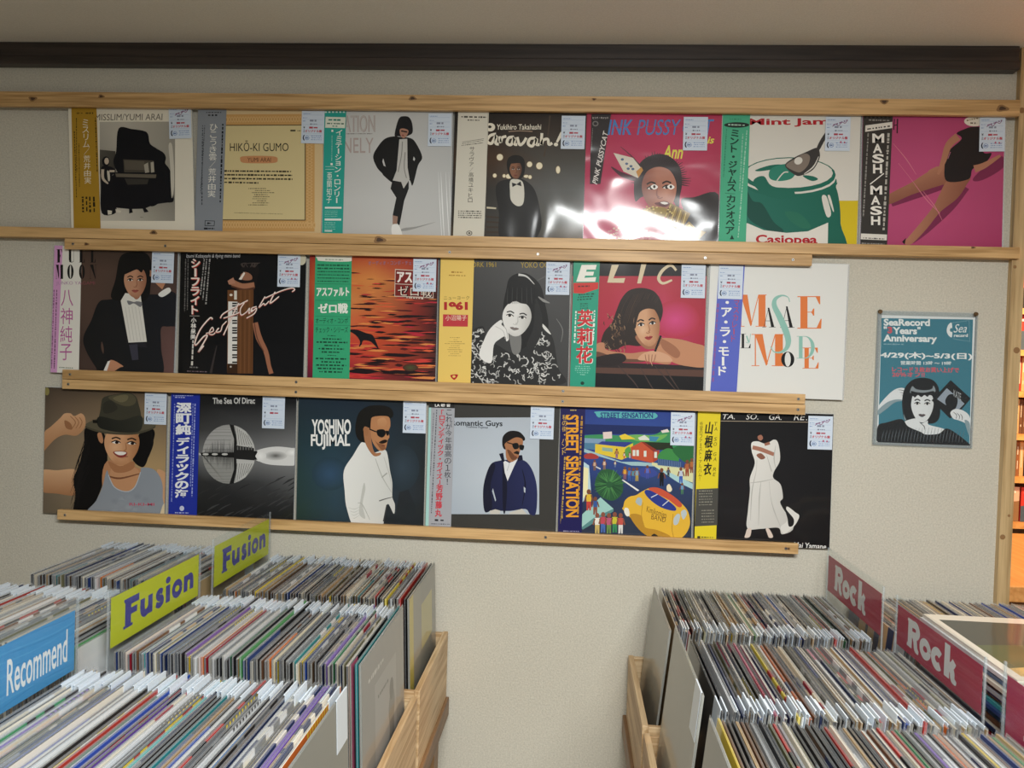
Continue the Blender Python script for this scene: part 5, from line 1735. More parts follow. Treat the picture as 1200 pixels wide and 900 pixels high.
def obi_clip(B, obi, cor):
    """draw the strip; its ground follows the strip's own four corners"""
    real = B.p

    def p(pts, c):
        if len(pts) == 4 and pts[0] == (-60, -60):
            real([tuple(q) for q in cor], c)
        else:
            real(pts, c)
    B.p = p
    obi(B)
    B.p = real

# ------------------------------------------------------------------ the room
struct(box_obj('wall_back', (-2.6, 1.005, 0.0, 0.09, 0.0, H + 0.80), M_WALL))
struct(box_obj('wall_left', (-2.7, -2.6, -4.0, 0.09, 0.0, H + 0.80), M_WALL))
struct(box_obj('wall_right', (3.2, 3.3, -4.0, 2.0, 0.0, H + 0.80), M_WALL))
struct(box_obj('wall_far', (1.0, 3.2, 1.9, 2.0, 0.0, H + 0.80), M_WALL))
struct(box_obj('floor', (-2.7, 3.3, -4.0, 2.0, -0.05, 0.0), M_FLOOR))
struct(box_obj('ceiling', (-2.7, 3.3, -4.0, 2.0, H + 0.757, H + 0.82), M_CEIL))
bm = bmesh.new()
add_box(bm, -2.6, 0.985, -0.030, 0.0, H + 0.702, H + 0.722)
add_box(bm, -2.6, 0.985, -0.026, 0.0, H + 0.722, H + 0.757)
struct(to_obj('trim_1', bm, M_DARKTRIM, bevel=0.002))
bm = bmesh.new()
add_box(bm, 0.9935, 1.0215, -0.0164, 0.095, 0.0, H + 0.757)
k = 0
for z, s in ((0.615, .012), (0.07, .013), (-0.36, .011), (-0.31, .006), (0.26, .007), (0.57, .007)):
    b0 = len(bm.faces)
    add_disc(bm, (1.0 + 0.012 * (k % 2), -0.0166, H + z), s * .55, 0.0004, 'Y', 14, 1, s * .5)
    k += 1
bm.faces.ensure_lookup_table()
struct(to_obj('trim_2', bm, [M_PINE_Z, M_KNOT2], bevel=0.0015))


# ------------------------------------------------------------------ display rails: an L-shaped pine batten, its lip in front of the sleeves
def rail(x0, x1, z0, z1, lip, label, screws, knots=(), face_y=-0.030):
    """lip 'up': carries sleeves standing above; 'down': holds the tops of sleeves below; 'both'"""
    root_bm = bmesh.new()
    h = z1 - z0
    add_box(root_bm, x0, x1, face_y, -0.0166, H + z0, H + z1)
    if lip == 'up':
        add_box(root_bm, x0, x1, -0.0166, 0.0, H + z0, H + z1 - 0.0165)
    elif lip == 'down':
        add_box(root_bm, x0, x1, -0.0166, 0.0, H + z0 + (0.020 if h > 0.03 else 0.0115), H + z1)
    rn = random.Random(int(x0 * 1000) + int(z0 * 1000))
    for kx, kz, s in knots:
        z = H + z0 + h * kz
        n = 16
        for sc, mi, dy in ((1.0, 2, 0.0002), (0.55, 1, 0.0004)):
            vs = []
            for j in range(n):
                a = 2 * math.pi * j / n
                r = s * sc * (1 + 0.18 * math.sin(3 * a + kx * 9))
                zz = min(max(z + r * .75 * math.sin(a), H + z0 + 0.0006), H + z1 - 0.0006)
                vs.append(root_bm.verts.new((kx + r * 1.35 * math.cos(a), face_y - dy, zz)))
            root_bm.faces.new(vs).material_index = mi
    o = to_obj('display_rail', root_bm, [M_PINE, M_KNOT, M_KNOT2], bevel=0.0012)
    tag(o, label, 'rail', 'wooden record rails on the wall')
    for sx in screws:
        s = bmesh.new()
        add_disc(s, (sx, face_y, H + z0 + h * 0.5), 0.0036, 0.0006, 'Y', 14, 0, 0.003)
        add_disc(s, (sx, face_y - 0.0006, H + z0 + h * 0.5), 0.0014, 0.0002, 'Y', 6, 1)
        to_obj('screw', s, [M_SCREW, M_BLACK], o)
    return o


rail(-2.2, 0.989, 0.5985, 0.6345, 'down', 'topmost wide wooden rail over the first row of records', (), ((-1.345, .5, .008), (-1.17, .7, .006), (-0.40, .75, .007), (0.03, .8, .004), (0.69, .8, .007), (0.95, .45, .010)))
rail(-2.2, 1.003, 0.2775, 0.3025, 'up', 'long wooden rail that the top row of records stands on', (), ((-1.03, .7, .007), (-0.47, .45, .011), (0.9, .9, .004)))
rail(-1.257, 0.5435, 0.2500, 0.2765, 'down', 'short rail screwed right under the long one, above the middle row', (-1.235, -1.0, -0.30, -0.09, 0.30, 0.50), ((-1.20, .5, .005),))
rail(-1.256, 0.5405, -0.0700, -0.0465, 'up', 'upper of the paired rails, that the middle row of records stands on', (-1.236, -0.665, -0.02, 0.525), ())
rail(-1.256, 0.5415, -0.0945, -0.0708, 'down', 'lower of the paired rails, over the bottom row of records', (-1.24, -0.665, -0.02, 0.525), ())
rail(-1.262, 0.5385, -0.4195, -0.3950, 'up', 'lowest wooden rail that the bottom row of records stands on', (-1.242, -0.05, 0.51), ((-0.73, .5, .004), (0.515, .5, .004)))

build_wall_records()


# ------------------------------------------------------------------ the anniversary poster in its clear wall holder
def poster():
    root = empty('wall_poster', (0.8185, -0.002, H - 0.005))
    tag(root, 'teal anniversary poster in a clear holder pinned to the wall right of the records', 'poster')
    hx0, hx1, hz0, hz1 = 0.704, 0.928, -0.1595, 0.1535
    # holder pieces are placed relative to the root
    def loc(x, z):
        return x - 0.8185, z + 0.005
    a0, b0 = loc(hx0, hz0)
    a1, b1 = loc(hx1, hz1)
    A = Art((0.6829 - 0.8185 - 0.00137, 0.00036158, 1.5633e-05, 0.15968 + 0.005, 1.193e-05, -0.00037357), (-0.105, 0.105, -0.1480, 0.1480), -0.0026)
    A.p([(-60, -60), (960, -60), (960, 960), (-60, 960)], 'e6e9ea')
    A.p([(82, 66), (652, 78), (630, 850), (62, 836)], '3f7f92')
    A.t('SeaRecord', 98, 70, 386, 114, 'eef1f1', 0.04, 0, 4)
    A.t('"', 98, 118, 118, 134, 'eef1f1', 0.03)
    A.t('3', 122, 120, 152, 162, 'cf5a64', 0.05)
    A.t('Years', 154, 122, 306, 166, 'eef1f1', 0.04, 0, 3)
    A.t('"', 308, 122, 328, 138, 'eef1f1', 0.03)
    A.t('Anniversary', 96, 168, 430, 224, 'eef1f1', 0.04, 0, 6)
    A.small(98, 228, 222, 230, 9, '8fb4bf', 2)
    # shop mark
    A.b([(520, 98), (500, 110), (490, 140), (496, 168), (520, 188), (524, 150)], 'eef1f1')
    A.e(519, 142, 10, 12, '3f7f92')
    A.s([(524, 98), (628, 84), (632, 214), (528, 196)], 2, '9fc0c8', False)
    A.t('Sea', 532, 106, 614, 158, 'eef1f1', 0.0, 0.4)
    A.t('record', 534, 166, 620, 186, 'eef1f1', 0.03)
    A.t('4/29(木)~5/3(日)', 78, 274, 644, 318, 'f2f4f4', 0.035, 0, 10)
    A.t('営業時間 13時 ～ 19時', 204, 332, 518, 356, 'dfe6e8', 0.015, 0, 4)
    A.t('レコード３枚お買い上げで', 150, 368, 564, 400, 'd0606c', 0.03, 0, 6)
    A.t('20％オフ!!', 150, 402, 352, 430, 'd0606c', 0.03, 0, 2)
    ink, pale = '17191c', 'e6e8ea'
    # raised arm and hand
    A.b([(62, 620), (110, 560), (160, 515), (205, 500), (236, 510), (252, 545), (244, 580), (200, 575), (150, 580), (100, 630), (60, 664)], pale)
    A.b([(62, 640), (120, 590), (180, 572), (230, 580), (170, 590), (110, 636), (60, 670)], '8fa3aa')
    for k in range(3):
        A.s([(190 + k * 10, 512 + k * 16), (225 + k * 8, 520 + k * 18), (250 - k * 2, 548 + k * 12)], [2, 4, 2], ink)
    # hair, face
    A.b([(330, 438), (400, 450), (440, 500), (448, 600), (446, 680), (410, 720), (330, 720), (250, 715), (224, 690), (212, 600), (226, 510), (270, 456)], ink)
    A.b([(215, 600), (222, 660), (238, 700), (226, 690)], '8fa3aa')
    face(A, 338, 610, 74, 104, pale, 'dfe2e4', '5a5f64', '1d2024', 1, 0.03)
    A.b([(262, 640), (258, 540), (290, 500), (340, 490), (400, 500), (422, 560), (412, 640), (404, 560), (384, 545), (370, 556), (352, 545), (332, 558), (312, 545), (292, 560), (276, 556)], ink)
    A.b([(262, 530), (276, 490), (300, 508), (350, 515), (396, 508), (408, 486), (418, 525), (350, 532), (290, 530)], '8f989e')
    A.b([(268, 520), (300, 526), (350, 530), (410, 520), (400, 545), (350, 540), (280, 548)], ink)
    # neck and gathered dark blouse
    A.b([(300, 690), (330, 722), (372, 705), (380, 730), (480, 760), (430, 800), (330, 790), (250, 740), (225, 712)], pale)
    A.s([(330, 722), (350, 740), (352, 760)], [3, 5, 2], ink)
    A.b([(60, 740), (120, 715), (210, 695), (250, 740), (330, 775), (360, 790), (440, 785), (490, 752), (560, 790), (632, 850), (632, 872), (60, 846)], ink)
    rn = random.Random(9)
    for k in range(26):
        x = 90 + k * 20
        A.s([(x + 10, 745 + abs(k - 14) * 1.5), (x, 800), (x - 6, 838)], [1, 3, 1], '6a7278')
    # the framed picture she holds up
    A.p([(514, 452), (638, 566), (560, 660), (510, 690), (396, 578)], ink)
    A.p([(490, 502), (600, 598), (548, 650), (430, 570)], '9aa6b4')
    A.b([(480, 580), (500, 545), (530, 540), (556, 566), (552, 610), (530, 640), (500, 625), (488, 610)], ink)
    A.t('KATE', 532, 510, 578, 552, 'b9bec2', 0.0, 0, 26)
    A.b([(512, 655), (540, 632), (590, 640), (632, 680), (632, 760), (604, 720), (560, 700), (530, 690)], pale)
    A.b([(600, 700), (632, 720), (632, 800), (618, 770)], '8fa3aa')
    for k in range(3):
        A.s([(530 + k * 22, 650 + k * 6), (550 + k * 18, 668 + k * 6), (548 + k * 18, 692 + k * 4)], [2, 4, 2], ink)
    pts = A.mesh('paper', M_PRINT, (-0.105, 0.105, -0.1480, 0.1480, 0.0004, 'e6e9ea'))
    link('paper', pts, root)
    b = bmesh.new()
    add_box(b, a0, a1, -0.0018, -0.0004, b0, b1)
    to_obj('holder_back', b, M_ACRYL_EDGE, root)
    b = bmesh.new()
    add_box(b, a0, a1, -0.0072, -0.0058, b0, b1)
    to_obj('holder_front', b, M_ACRYL, root)
    b = bmesh.new()
    add_box(b, a0, a1, -0.0058, -0.0018, b0, b0 + 0.004)
    add_box(b, a0, a0 + 0.004, -0.0058, -0.0018, b0 + 0.004, b1)
    add_box(b, a1 - 0.004, a1, -0.0058, -0.0018, b0 + 0.004, b1)
    to_obj('holder_edge', b, M_ACRYL_EDGE, root)
    for x in (a0 + 0.004, a1 - 0.006):
        b = bmesh.new()
        add_disc(b, (x, -0.0073, b1 - 0.003), 0.0052, 0.004, 'Y', 16, 0, 0.0042)
        o = to_obj('pin', b, M_BRASS, root)


poster()


# ------------------------------------------------------------------ record bins
def crate(name, x0, x1, y0, y1, z0, z_front, aisle, label, group, deck=0.008):
    """open pine crate; aisle = +1 when its low front panel faces +X"""
    t = 0.012
    cx, cy = (x0 + x1) / 2, (y0 + y1) / 2
    root = empty('record_crate', (cx, cy, H + z0))
    tag(root, label, 'crate', group)
    a0, a1, b0, b1 = x0 - cx, x1 - cx, y0 - cy, y1 - cy
    h = z_front - z0
    fx = (a1 - t, a1) if aisle > 0 else (a0, a0 + t)
    bx = (a0, a0 + t) if aisle > 0 else (a1 - t, a1)
    box_obj('front_panel', (fx[0], fx[1], b0, b1, 0, h), M_CRATE_Y, root, bevel=0.0012)
    box_obj('back_panel', (bx[0], bx[1], b0, b1, 0, h), M_CRATE_Y, root, bevel=0.0012)
    for yy in ((b0, b0 + t), (b1 - t, b1)):
        box_obj('side_panel', (a0 + t, a1 - t, yy[0], yy[1], 0, h - 0.002), M_CRATE_X, root, bevel=0.0012)
    box_obj('bottom', (a0 + t, a1 - t, b0 + t, b1 - t, 0, deck), M_CRATE_X, root)
    return root


def table(x0, x1, y0, y1, ztop, label):
    root = empty('display_table', ((x0 + x1) / 2, (y0 + y1) / 2, 0))
    tag(root, label, 'table')
    hx_, hy = (x1 - x0) / 2, (y1 - y0) / 2
    box_obj('tabletop', (-hx_, hx_, -hy, hy, ztop - 0.045, ztop), M_TABLE, root, bevel=0.002)
    for sx in (-1, 1):
        for sy in (-1, 1):
            cx, cy = sx * (hx_ - 0.05), sy * (hy - 0.05)
            box_obj('leg', (cx - .03, cx + .03, cy - .03, cy + .03, 0, ztop - 0.045), M_TABLE, root)
    return root


TL, TR = -0.812, -0.830
table(-1.55, -0.272, -1.62, -0.006, H + TL, 'wooden table under the left record crates')
table(0.148, 1.62, -1.62, -0.006, H + TR, 'wooden table under the right record crates')
LY = [(-0.383, -0.010), (-0.790, -0.411), (-1.190, -0.806)]
RY = [(-0.410, -0.019), (-0.838, -0.440), (-1.232, -0.842)]
for (y0, y1), w, dk in zip(LY, ('farthest, against the wall', 'middle', 'nearest'), (0.010, 0.021, 0.021)):
    crate('crate', -0.708, -0.279, y0, y1, TL, -0.651, 1, w.split(',')[0] + ' pine crate on the left side of the aisle', 'left aisle crates', dk)
for (y0, y1), w, dk in zip(RY, ('farthest', 'middle', 'nearest'), (0.004, 0.022, 0.036)):
    crate('crate', 0.156, 0.592, y0, y1, TR, -0.681, -1, w + ' pine crate on the right side of the aisle', 'right aisle crates', dk)
for (y0, y1), w in zip(LY[:2], ('by the wall', 'in the middle')):
    crate('crate', -1.16, -0.728, y0, y1, TL, -0.651, 1, 'second-rank pine crate at left behind the signs, ' + w, 'left rear crates', 0.019)
crate('crate', 0.608, 1.20, RY[0][0], RY[0][1], TR, -0.681, -1, 'second-rank pine crate at right by the wall behind the Rock sign', 'right rear crates', 0.004)

# --- jackets for the bins: local frame, sheet in the YZ plane, printed front on +X, foot on z = 0
def jacket_mesh(cols, th, hgt, edge, spine=None):
    """front split into bands along its length and a title strip at the head"""
    v, f, c = [], [], []

    def quad(ps, col):
        b = len(v)
        v.extend(ps)
        f.append([b, b + 1, b + 2, b + 3])
        c.extend([hx(col)] * 4)
    L = 0.1575
    ys = [-L]
    for w, _ in cols[:-1]:
        ys.append(ys[-1] + w * 2 * L)
    ys.append(L)
    for i, (w, col) in enumerate(cols):
        y0, y1 = ys[i], ys[i + 1]
        quad([(th, y0, 0), (th, y1, 0), (th, y1, hgt), (th, y0, hgt)], col)
        quad([(0, y0, hgt), (th, y0, hgt), (th, y1, hgt), (0, y1, hgt)], col if edge is None else edge)
        quad([(0, y0, 0), (0, y0, hgt), (0, y1, hgt), (0, y1, 0)], col)
    quad([(0, -L, 0), (th, -L, 0), (th, -L, hgt), (0, -L, hgt)], spine or cols[0][1])
    quad([(0, L, 0), (0, L, hgt), (th, L, hgt), (th, L, 0)], spine or cols[-1][1])
    quad([(0, -L, 0), (0, L, 0), (th, L, 0), (th, -L, 0)], cols[0][1])
    me = bpy.data.meshes.new('record_album')
    me.from_pydata(v, [], f)
    at = me.color_attributes.new('Col', 'FLOAT_COLOR', 'POINT')
    flat = []
    for q in c:
        flat += [x / 12.92 if x <= 0.04045 else ((x + 0.055) / 1.055) ** 2.4 for x in q[:3]] + [1.0]
    at.data.foreach_set('color', flat)
    me.materials.append(M_BIN)
    return me


PAL = {
    'cream': ['dcd6c6', 'e4dfd2', 'd2cab8', 'd8d0bd'], 'white': ['e2e3e3', 'dadcde', 'd2d6da', 'e8e8e6'], 'grey': ['8f9296', '7b7f84', 'a5a8aa', '6c6f72'],
    'black': ['1c1c1e', '26262a', '161618', '2c2a2a'], 'navy': ['27345c', '1f2c50', '33467a'], 'blue': ['3560b0', '4a86c8', '2a4fa8'],
    'red': ['a8322c', 'b83a34', '9a2634'], 'brown': ['6a4a36', '7c5a42', '54402f'], 'tan': ['b79a72', 'c4a880', 'a98a60'],
    'yellow': ['e0c43c', 'd8b832', 'e6d050'], 'green': ['3f8a5c', '4f9a5a', '2f6e4c'], 'teal': ['2a7f84', '3a8f94', '5ab0b0'],
    'purple': ['6a4aa0', '7a5ab0', '4a3a8a'], 'orange': ['d87a34', 'c8682c'], 'pink': ['d08a9c', 'c0607c'], 'olive': ['6b6a4c', '7a775a']}
LEFT_W = dict(cream=12, white=12, grey=10, black=22, navy=11, blue=10, red=8, brown=3, tan=4, yellow=5, green=6, teal=7, purple=5, orange=2, pink=2, olive=2)
BACK_W = dict(cream=14, white=8, grey=14, black=18, navy=5, blue=2, red=4, brown=9, tan=9, yellow=2, green=2, teal=2, orange=2, olive=6)
RIGHT_W = dict(cream=14, white=13, grey=15, black=30, navy=5, blue=3, red=4, brown=8, tan=6, yellow=2, green=2, teal=1, purple=2, orange=3, pink=2, olive=3)
COLOUR_WORD = dict(cream='cream', white='white', grey='grey', black='black', navy='navy', blue='bright blue', red='red', brown='brown', tan='tan', yellow='yellow', green='green', teal='teal', purple='purple', orange='orange', pink='pink', olive='olive')


def pick(rn, wts):
    t = rn.uniform(0, sum(wts.values()))
    for k, w in wts.items():
        t -= w
        if t <= 0:
            return k
    return 'cream'


_variants = {}


def variant(rn, kind, k):
    key = (kind, k)
    if key not in _variants:
        r = random.Random(hash(kind) % 1000 * 0 + sum(map(ord, kind)) * 17 + k)
        base = r.choice(PAL[kind])
        style = r.random()
        if style < 0.35:
            cols = [(1, base)]
        elif style < 0.62:
            a = r.uniform(.12, .8)
            cols = [(a, base), (1 - a, r.choice(PAL[r.choice(['cream', 'white', 'black', 'grey', 'tan', 'navy', kind, kind])]))]
        elif style < 0.9:
            n = r.randint(5, 9)
            o = r.choice(PAL[r.choice(['cream', 'white', 'black', 'grey', 'red', 'navy', 'tan'])])
            ws = [r.uniform(.3, 1) for _ in range(n)]
            ws[0] *= 4
            s = sum(ws)
            cols = [(w / s, base if i % 2 == 0 else o) for i, w in enumerate(ws)]
        else:
            o = r.choice(PAL[r.choice(['white', 'black', 'yellow', 'red'])])
            n = 22
            cols = [(.5, base)] + [(.35 / n, o if i % 2 else base) for i in range(n)] + [(.15, base)]
        edge = None if r.random() < .52 else r.choice(['e8e6e0', 'e2ddd0', '2b2926', '1f1e1e', '3a3734', '242427'])
        _variants[key] = jacket_mesh(cols, r.choice([.0026, .003, .0034, .0038]), 0.315, edge, r.choice(['2a2826', '3a3633', '857f72', '1c1b1a', '4e483f', '6a655c', None]))
    return _variants[key]


def slip_mesh():
    """small white price slip taped over the top corner of a sleeve"""
    bm = bmesh.new()
    add_box(bm, 0.0, 0.0004, -0.026, 0.026, -0.070, 0.0036)
    add_box(bm, -0.0018, 0.0004, -0.026, 0.026, 0.0036, 0.0044)
    me = bpy.data.meshes.new('price_slip')
    bm.to_mesh(me)
    bm.free()
    me.materials.append(plain('price_slip_paper', 'dfeaf4', 0.4, 0, 0.3))
    return me


def fin_mesh():
    """loose mouth of the clear sleeve standing past the jacket at head and ends"""
    bm = bmesh.new()
    add_box(bm, 0.0012, 0.0018, -0.1605, 0.1605, 0.3152, 0.3185)
    add_box(bm, 0.0012, 0.0018, -0.1615, -0.1577, 0.0, 0.3152)
    add_box(bm, 0.0012, 0.0018, 0.1577, 0.1615, 0.0, 0.3152)
    me = bpy.data.meshes.new('plastic_sleeve')
    bm.to_mesh(me)
    bm.free()
    me.materials.append(M_FILMFIN)
    return me


SLIP, FIN = slip_mesh(), fin_mesh()


def bin_record(mesh, x, y, z, aisle, lean, dy, dz, slip_y, slip_dz, label=None, group=None):
    o = link('record_album', mesh, None, (x, y + dy, z + dz), (0, -lean, 0 if aisle > 0 else math.pi))
    o.rotation_mode = 'XYZ'
    th = max(v.co.x for v in mesh.vertices)
    if label:
        tag(o, label, 'record', group)
    link('plastic_sleeve', FIN, o, (th * .3, 0, 0))
    if slip_y is not None:
        link('price_slip', SLIP, o, (th + 0.0002, slip_y, 0.313 + slip_dz))
    return o


PACKED = []          # the far ranks beyond the three hundred that show largest are gathered into one mass


def fill(n, x_top0, x_top1, yc, z_top, aisle, lean, wts, seed, where, group, packed=False, end=None, slips=0.8):
    """records from the far end (x_top0) to the aisle end (x_top1); x_top is where their heads stand"""
    rn = random.Random(seed)
    drop = math.sin(lean) * 0.315 * aisle
    for i in range(n):
        t = i / (n - 1)
        xt = x_top0 + (x_top1 - x_top0) * t
        kind = pick(rn, wts)
        me = variant(rn, kind, rn.randint(0, 5))
        dz = max(-.003, min(.005, rn.gauss(0, .0018)))
        dy = rn.gauss(0, .0018)
        sl = 0.126 + rn.uniform(-.012, .004) if rn.random() < slips else None
        sdz = rn.uniform(-.002, .005)
        ln = lean + rn.uniform(-.0016, .0016)
        x, z = xt + math.sin(lean) * 0.315 * aisle - .002 * aisle, H + z_top - 0.315 * math.cos(lean)
        if packed:
            PACKED.append((me, x, yc + dy, z + dz, aisle, ln, sl, sdz))
        else:
            bin_record(me, x, yc, z, aisle, ln, dy, dz, sl, sdz, COLOUR_WORD[kind] + ' record sleeve filed ' + where, group)


Lc = [-0.1925, -0.598, -0.993]
Rc = [-0.2175, -0.6475, -1.0225]
LEAN_L, LEAN_R = 0.040, 0.100
# nearest and middle ranks, every sleeve its own
fill(70, -0.696, -0.317, Lc[2], -0.468, 1, LEAN_L, LEFT_W, 11, 'in the nearest left crate, below the Recommend sign', 'records in the nearest left crate')
fill(68, -0.697, -0.323, Lc[1], -0.468, 1, LEAN_L, LEFT_W, 12, 'in the middle left crate, below the near Fusion sign', 'records in the middle left crate')
fill(62, 0.588, 0.213, Rc[2], -0.472, -1, LEAN_R, RIGHT_W, 13, 'in the nearest right crate at the bottom edge', 'records in the nearest right crate')
fill(60, 0.592, 0.248, Rc[1], -0.487, -1, LEAN_R, RIGHT_W, 14, 'in the middle right crate, left of the near Rock sign', 'records in the middle right crate')
# far ranks against the wall
fill(64, -0.697, -0.331, Lc[0], -0.481, 1, LEAN_L, BACK_W, 15, '', '', True)
fill(62, 0.588, 0.220, Rc[0], -0.508, -1, LEAN_R, BACK_W, 16, '', '', True)
fill(56, -1.11, -0.757, Lc[0], -0.470, 1, LEAN_L, BACK_W, 17, '', '', True)
fill(54, -1.10, -0.757, Lc[1], -0.466, 1, LEAN_L, BACK_W, 18, '', '', True)
fill(70, 1.10, 0.657, Rc[0] + 0.012, -0.508, -1, LEAN_R, BACK_W, 19, '', '', True)


def pack_mass():
    v, f, col, mi = [], [], [], []
    slip_c, fin_c = hx('d2e2f2'), hx('c8ccd0')
    for me, x, y, z, aisle, ln, sl, sdz in PACKED:
        M = Matrix.Translation((x, y, z)) @ Matrix.Rotation(0 if aisle > 0 else math.pi, 4, 'Z') @ Matrix.Rotation(-ln, 4, 'Y')
        th = max(q.co.x for q in me.vertices)

        def put(src, off, mat, cols=None):
            b = len(v)
            for i, q in enumerate(src.vertices):
                v.append(tuple(M @ (q.co + Vector(off))))
                col.append(cols if cols else tuple(src.color_attributes['Col'].data[i].color))
            for p in src.polygons:
                f.append([b + k for k in p.vertices])
                mi.append(mat)
        put(me, (0, 0, 0), 0)
        put(FIN, (th * .3, 0, 0), 1, fin_c)
        if sl is not None:
            put(SLIP, (th + .0002, sl, .313 + sdz), 2, slip_c)
    me = bpy.data.meshes.new('packed_records')
    me.from_pydata(v, [], f)
    at = me.color_attributes.new('Col', 'FLOAT_COLOR', 'POINT')
    at.data.foreach_set('color', [q for c in col for q in c])
    for mt in (M_BIN, M_FILMFIN, SLIP.materials[0]):
        me.materials.append(mt)
    me.polygons.foreach_set('material_index', mi)
    o = link('packed_records', me)
    tag(o, 'record sleeves packed tight in the farther crates by the wall and behind the signs', 'records')
    o['kind'] = 'stuff'


pack_mass()


# --- the sleeves at the aisle ends, whose faces show
def end_record(x, y, z_top, aisle, lean, base, label, art=None, slip=True, edge=None, th=.004, mat=None):
    me = jacket_mesh([(1, base)], th, 0.315, edge)
    if mat:
        me.materials[0] = mat
    xb = x + math.sin(lean) * 0.315 * aisle
    o = bin_record(me, xb, y, H + z_top - 0.315 * math.cos(lean), aisle, lean, 0, 0, 0.127 if slip else None, 0.001, label, 'records at the aisle ends of the crates')
    if art:
        A = Art((-0.1575, 0.00035, 0, 0.315, 0, -0.00035), (-0.1575, 0.1575, 0, 0.315))
        art(A)
        m2 = A.mesh('front_print', M_BIN)
        # drawn facing -Y; turn to face +X
        link('front_print', m2, o, (th + 0.0002, 0, 0), (0, 0, math.pi / 2))
    return o


def art_grey(A):
    A.p([(0, 0), (900, 0), (900, 900), (0, 900)], '8d8e8c')
    A.p([(240, 180), (700, 180), (700, 760), (240, 760)], '9b9c9b')
    A.small(120, 120, 420, 120, 22, 'b9bab8', 3)
    A.small(300, 260, 520, 260, 18, '6d6e6c', 4)
    A.b([(560, 340), (620, 330), (660, 400), (640, 520), (660, 700), (520, 700), (540, 520), (520, 420)], '7a7b79')
    A.e(590, 330, 46, 56, '6a6a68')


def art_yellow(A):
    A.p([(0, 0), (900, 0), (900, 900), (0, 900)], '8a8b84')
    A.p([(0, 0), (120, 0), (120, 900), (0, 900)], 'b5ab58')
    A.p([(380, 140), (760, 140), (760, 420), (380, 420)], 'b7b07c')


end_record(-0.310, Lc[2], -0.470, 1, LEAN_L, '85867f', 'plain grey record with a long white slip at the aisle end, nearest left crate')
end_record(-0.3105, Lc[1], -0.467, 1, LEAN_L, '85867f', 'grey record with a pale figure at the aisle end of middle left crate', art_grey, False)
end_record(-0.3165, Lc[1], -0.466, 1, LEAN_L, '1f7478', 'teal record just behind the grey one at the aisle end of middle left crate', None, False)
end_record(-0.3165, Lc[0], -0.480, 1, LEAN_L, '8a8b84', 'yellow-edged record at the aisle end of farthest left crate by the wall', art_yellow, False)
end_record(-0.3235, Lc[0], -0.481, 1, LEAN_L, '1c1c1e', 'black record behind the yellow-edged one in farthest left crate', None, False)
end_record(0.209, Rc[0], -0.506, -1, LEAN_R, '8f8f88', 'plain grey-green record at the aisle end of farthest right crate by the wall', None, False)
end_record(0.2055, Rc[1] + 0.012, -0.468, -1, LEAN_R, '97978f', 'taller plain grey record with white slip at the aisle end of middle right crate')
end_record(0.232, Rc[1], -0.487, -1, LEAN_R, '1a1a1c', 'black record with a pale slip, second in middle right crate')
end_record(0.240, Rc[1], -0.488, -1, LEAN_R, '26262a', 'dark record with a pale slip, third in middle right crate')
end_record(0.2045, Rc[2], -0.470, -1, LEAN_R, '8c8d88', 'clear-sleeved grey record at the aisle end of nearest right crate', None, False)


# --- the genre signs between the ranks
def sign(x, yc, z0, z1, aisle, colr, draw, label, half=0.155, ztop=None, zfoot=-0.80):
    root = empty('genre_sign', (x, yc, H + zfoot), (0, 0, 0 if aisle > 0 else math.pi))
    tag(root, label, 'sign', 'genre signs standing in the crates')
    h0, h1 = z0 - zfoot, z1 - zfoot
    hx_ = half + 0.009
    top = h1 + 0.016
    b = bmesh.new()
    add_box(b, -0.0034, -0.0012, -hx_, hx_, 0, top)
    to_obj('holder_back', b, M_ACRYL, root, bevel=0.0006)
    b = bmesh.new()
    add_box(b, 0.0012, 0.0034, -hx_, hx_, 0, top)
    to_obj('holder_front', b, M_ACRYL, root, bevel=0.0006)
    for e0 in (-hx_, hx_ - 0.004):
        box_obj('holder_edge', (-0.0012, 0.0012, e0, e0 + 0.004, 0, top), M_ACRYL_EDGE, root)
    A = Art((-half, 2 * half / 900, 0, h1, 0, -(h1 - h0) / 240), (-half, half, h0, h1))
    A.p([(-10, -10), (910, -10), (910, 250), (-10, 250)], colr)
    draw(A)
    # waves: the card drawn facing -Y is turned to face +X
    me = A.mesh('card', M_PRINT, (-half, half, h0, h1, 0.0004, colr))
    link('card', me, root, (0.0004, 0, 0), (0, 0, math.pi / 2))
    return root


def waves(A, c, seed, n=9):
    rn = random.Random(seed)
    for k in range(n):
        y = 15 + 230 * k / n + rn.uniform(-8, 8)
        A.s([(x, min(max(y + 9 * math.sin(x / 110 + k * .9), 4), 236)) for x in range(0, 901, 60)], [rn.uniform(1, 5) for _ in range(16)], c)


def ring(A, cx, cy, rx, ry, w, c, a0=0.0, a1=6.2832):
    n = 24
    A.s([(cx + rx * math.cos(a0 + (a1 - a0) * k / n), cy + ry * math.sin(a0 + (a1 - a0) * k / n)) for k in range(n + 1)], w, c, False)


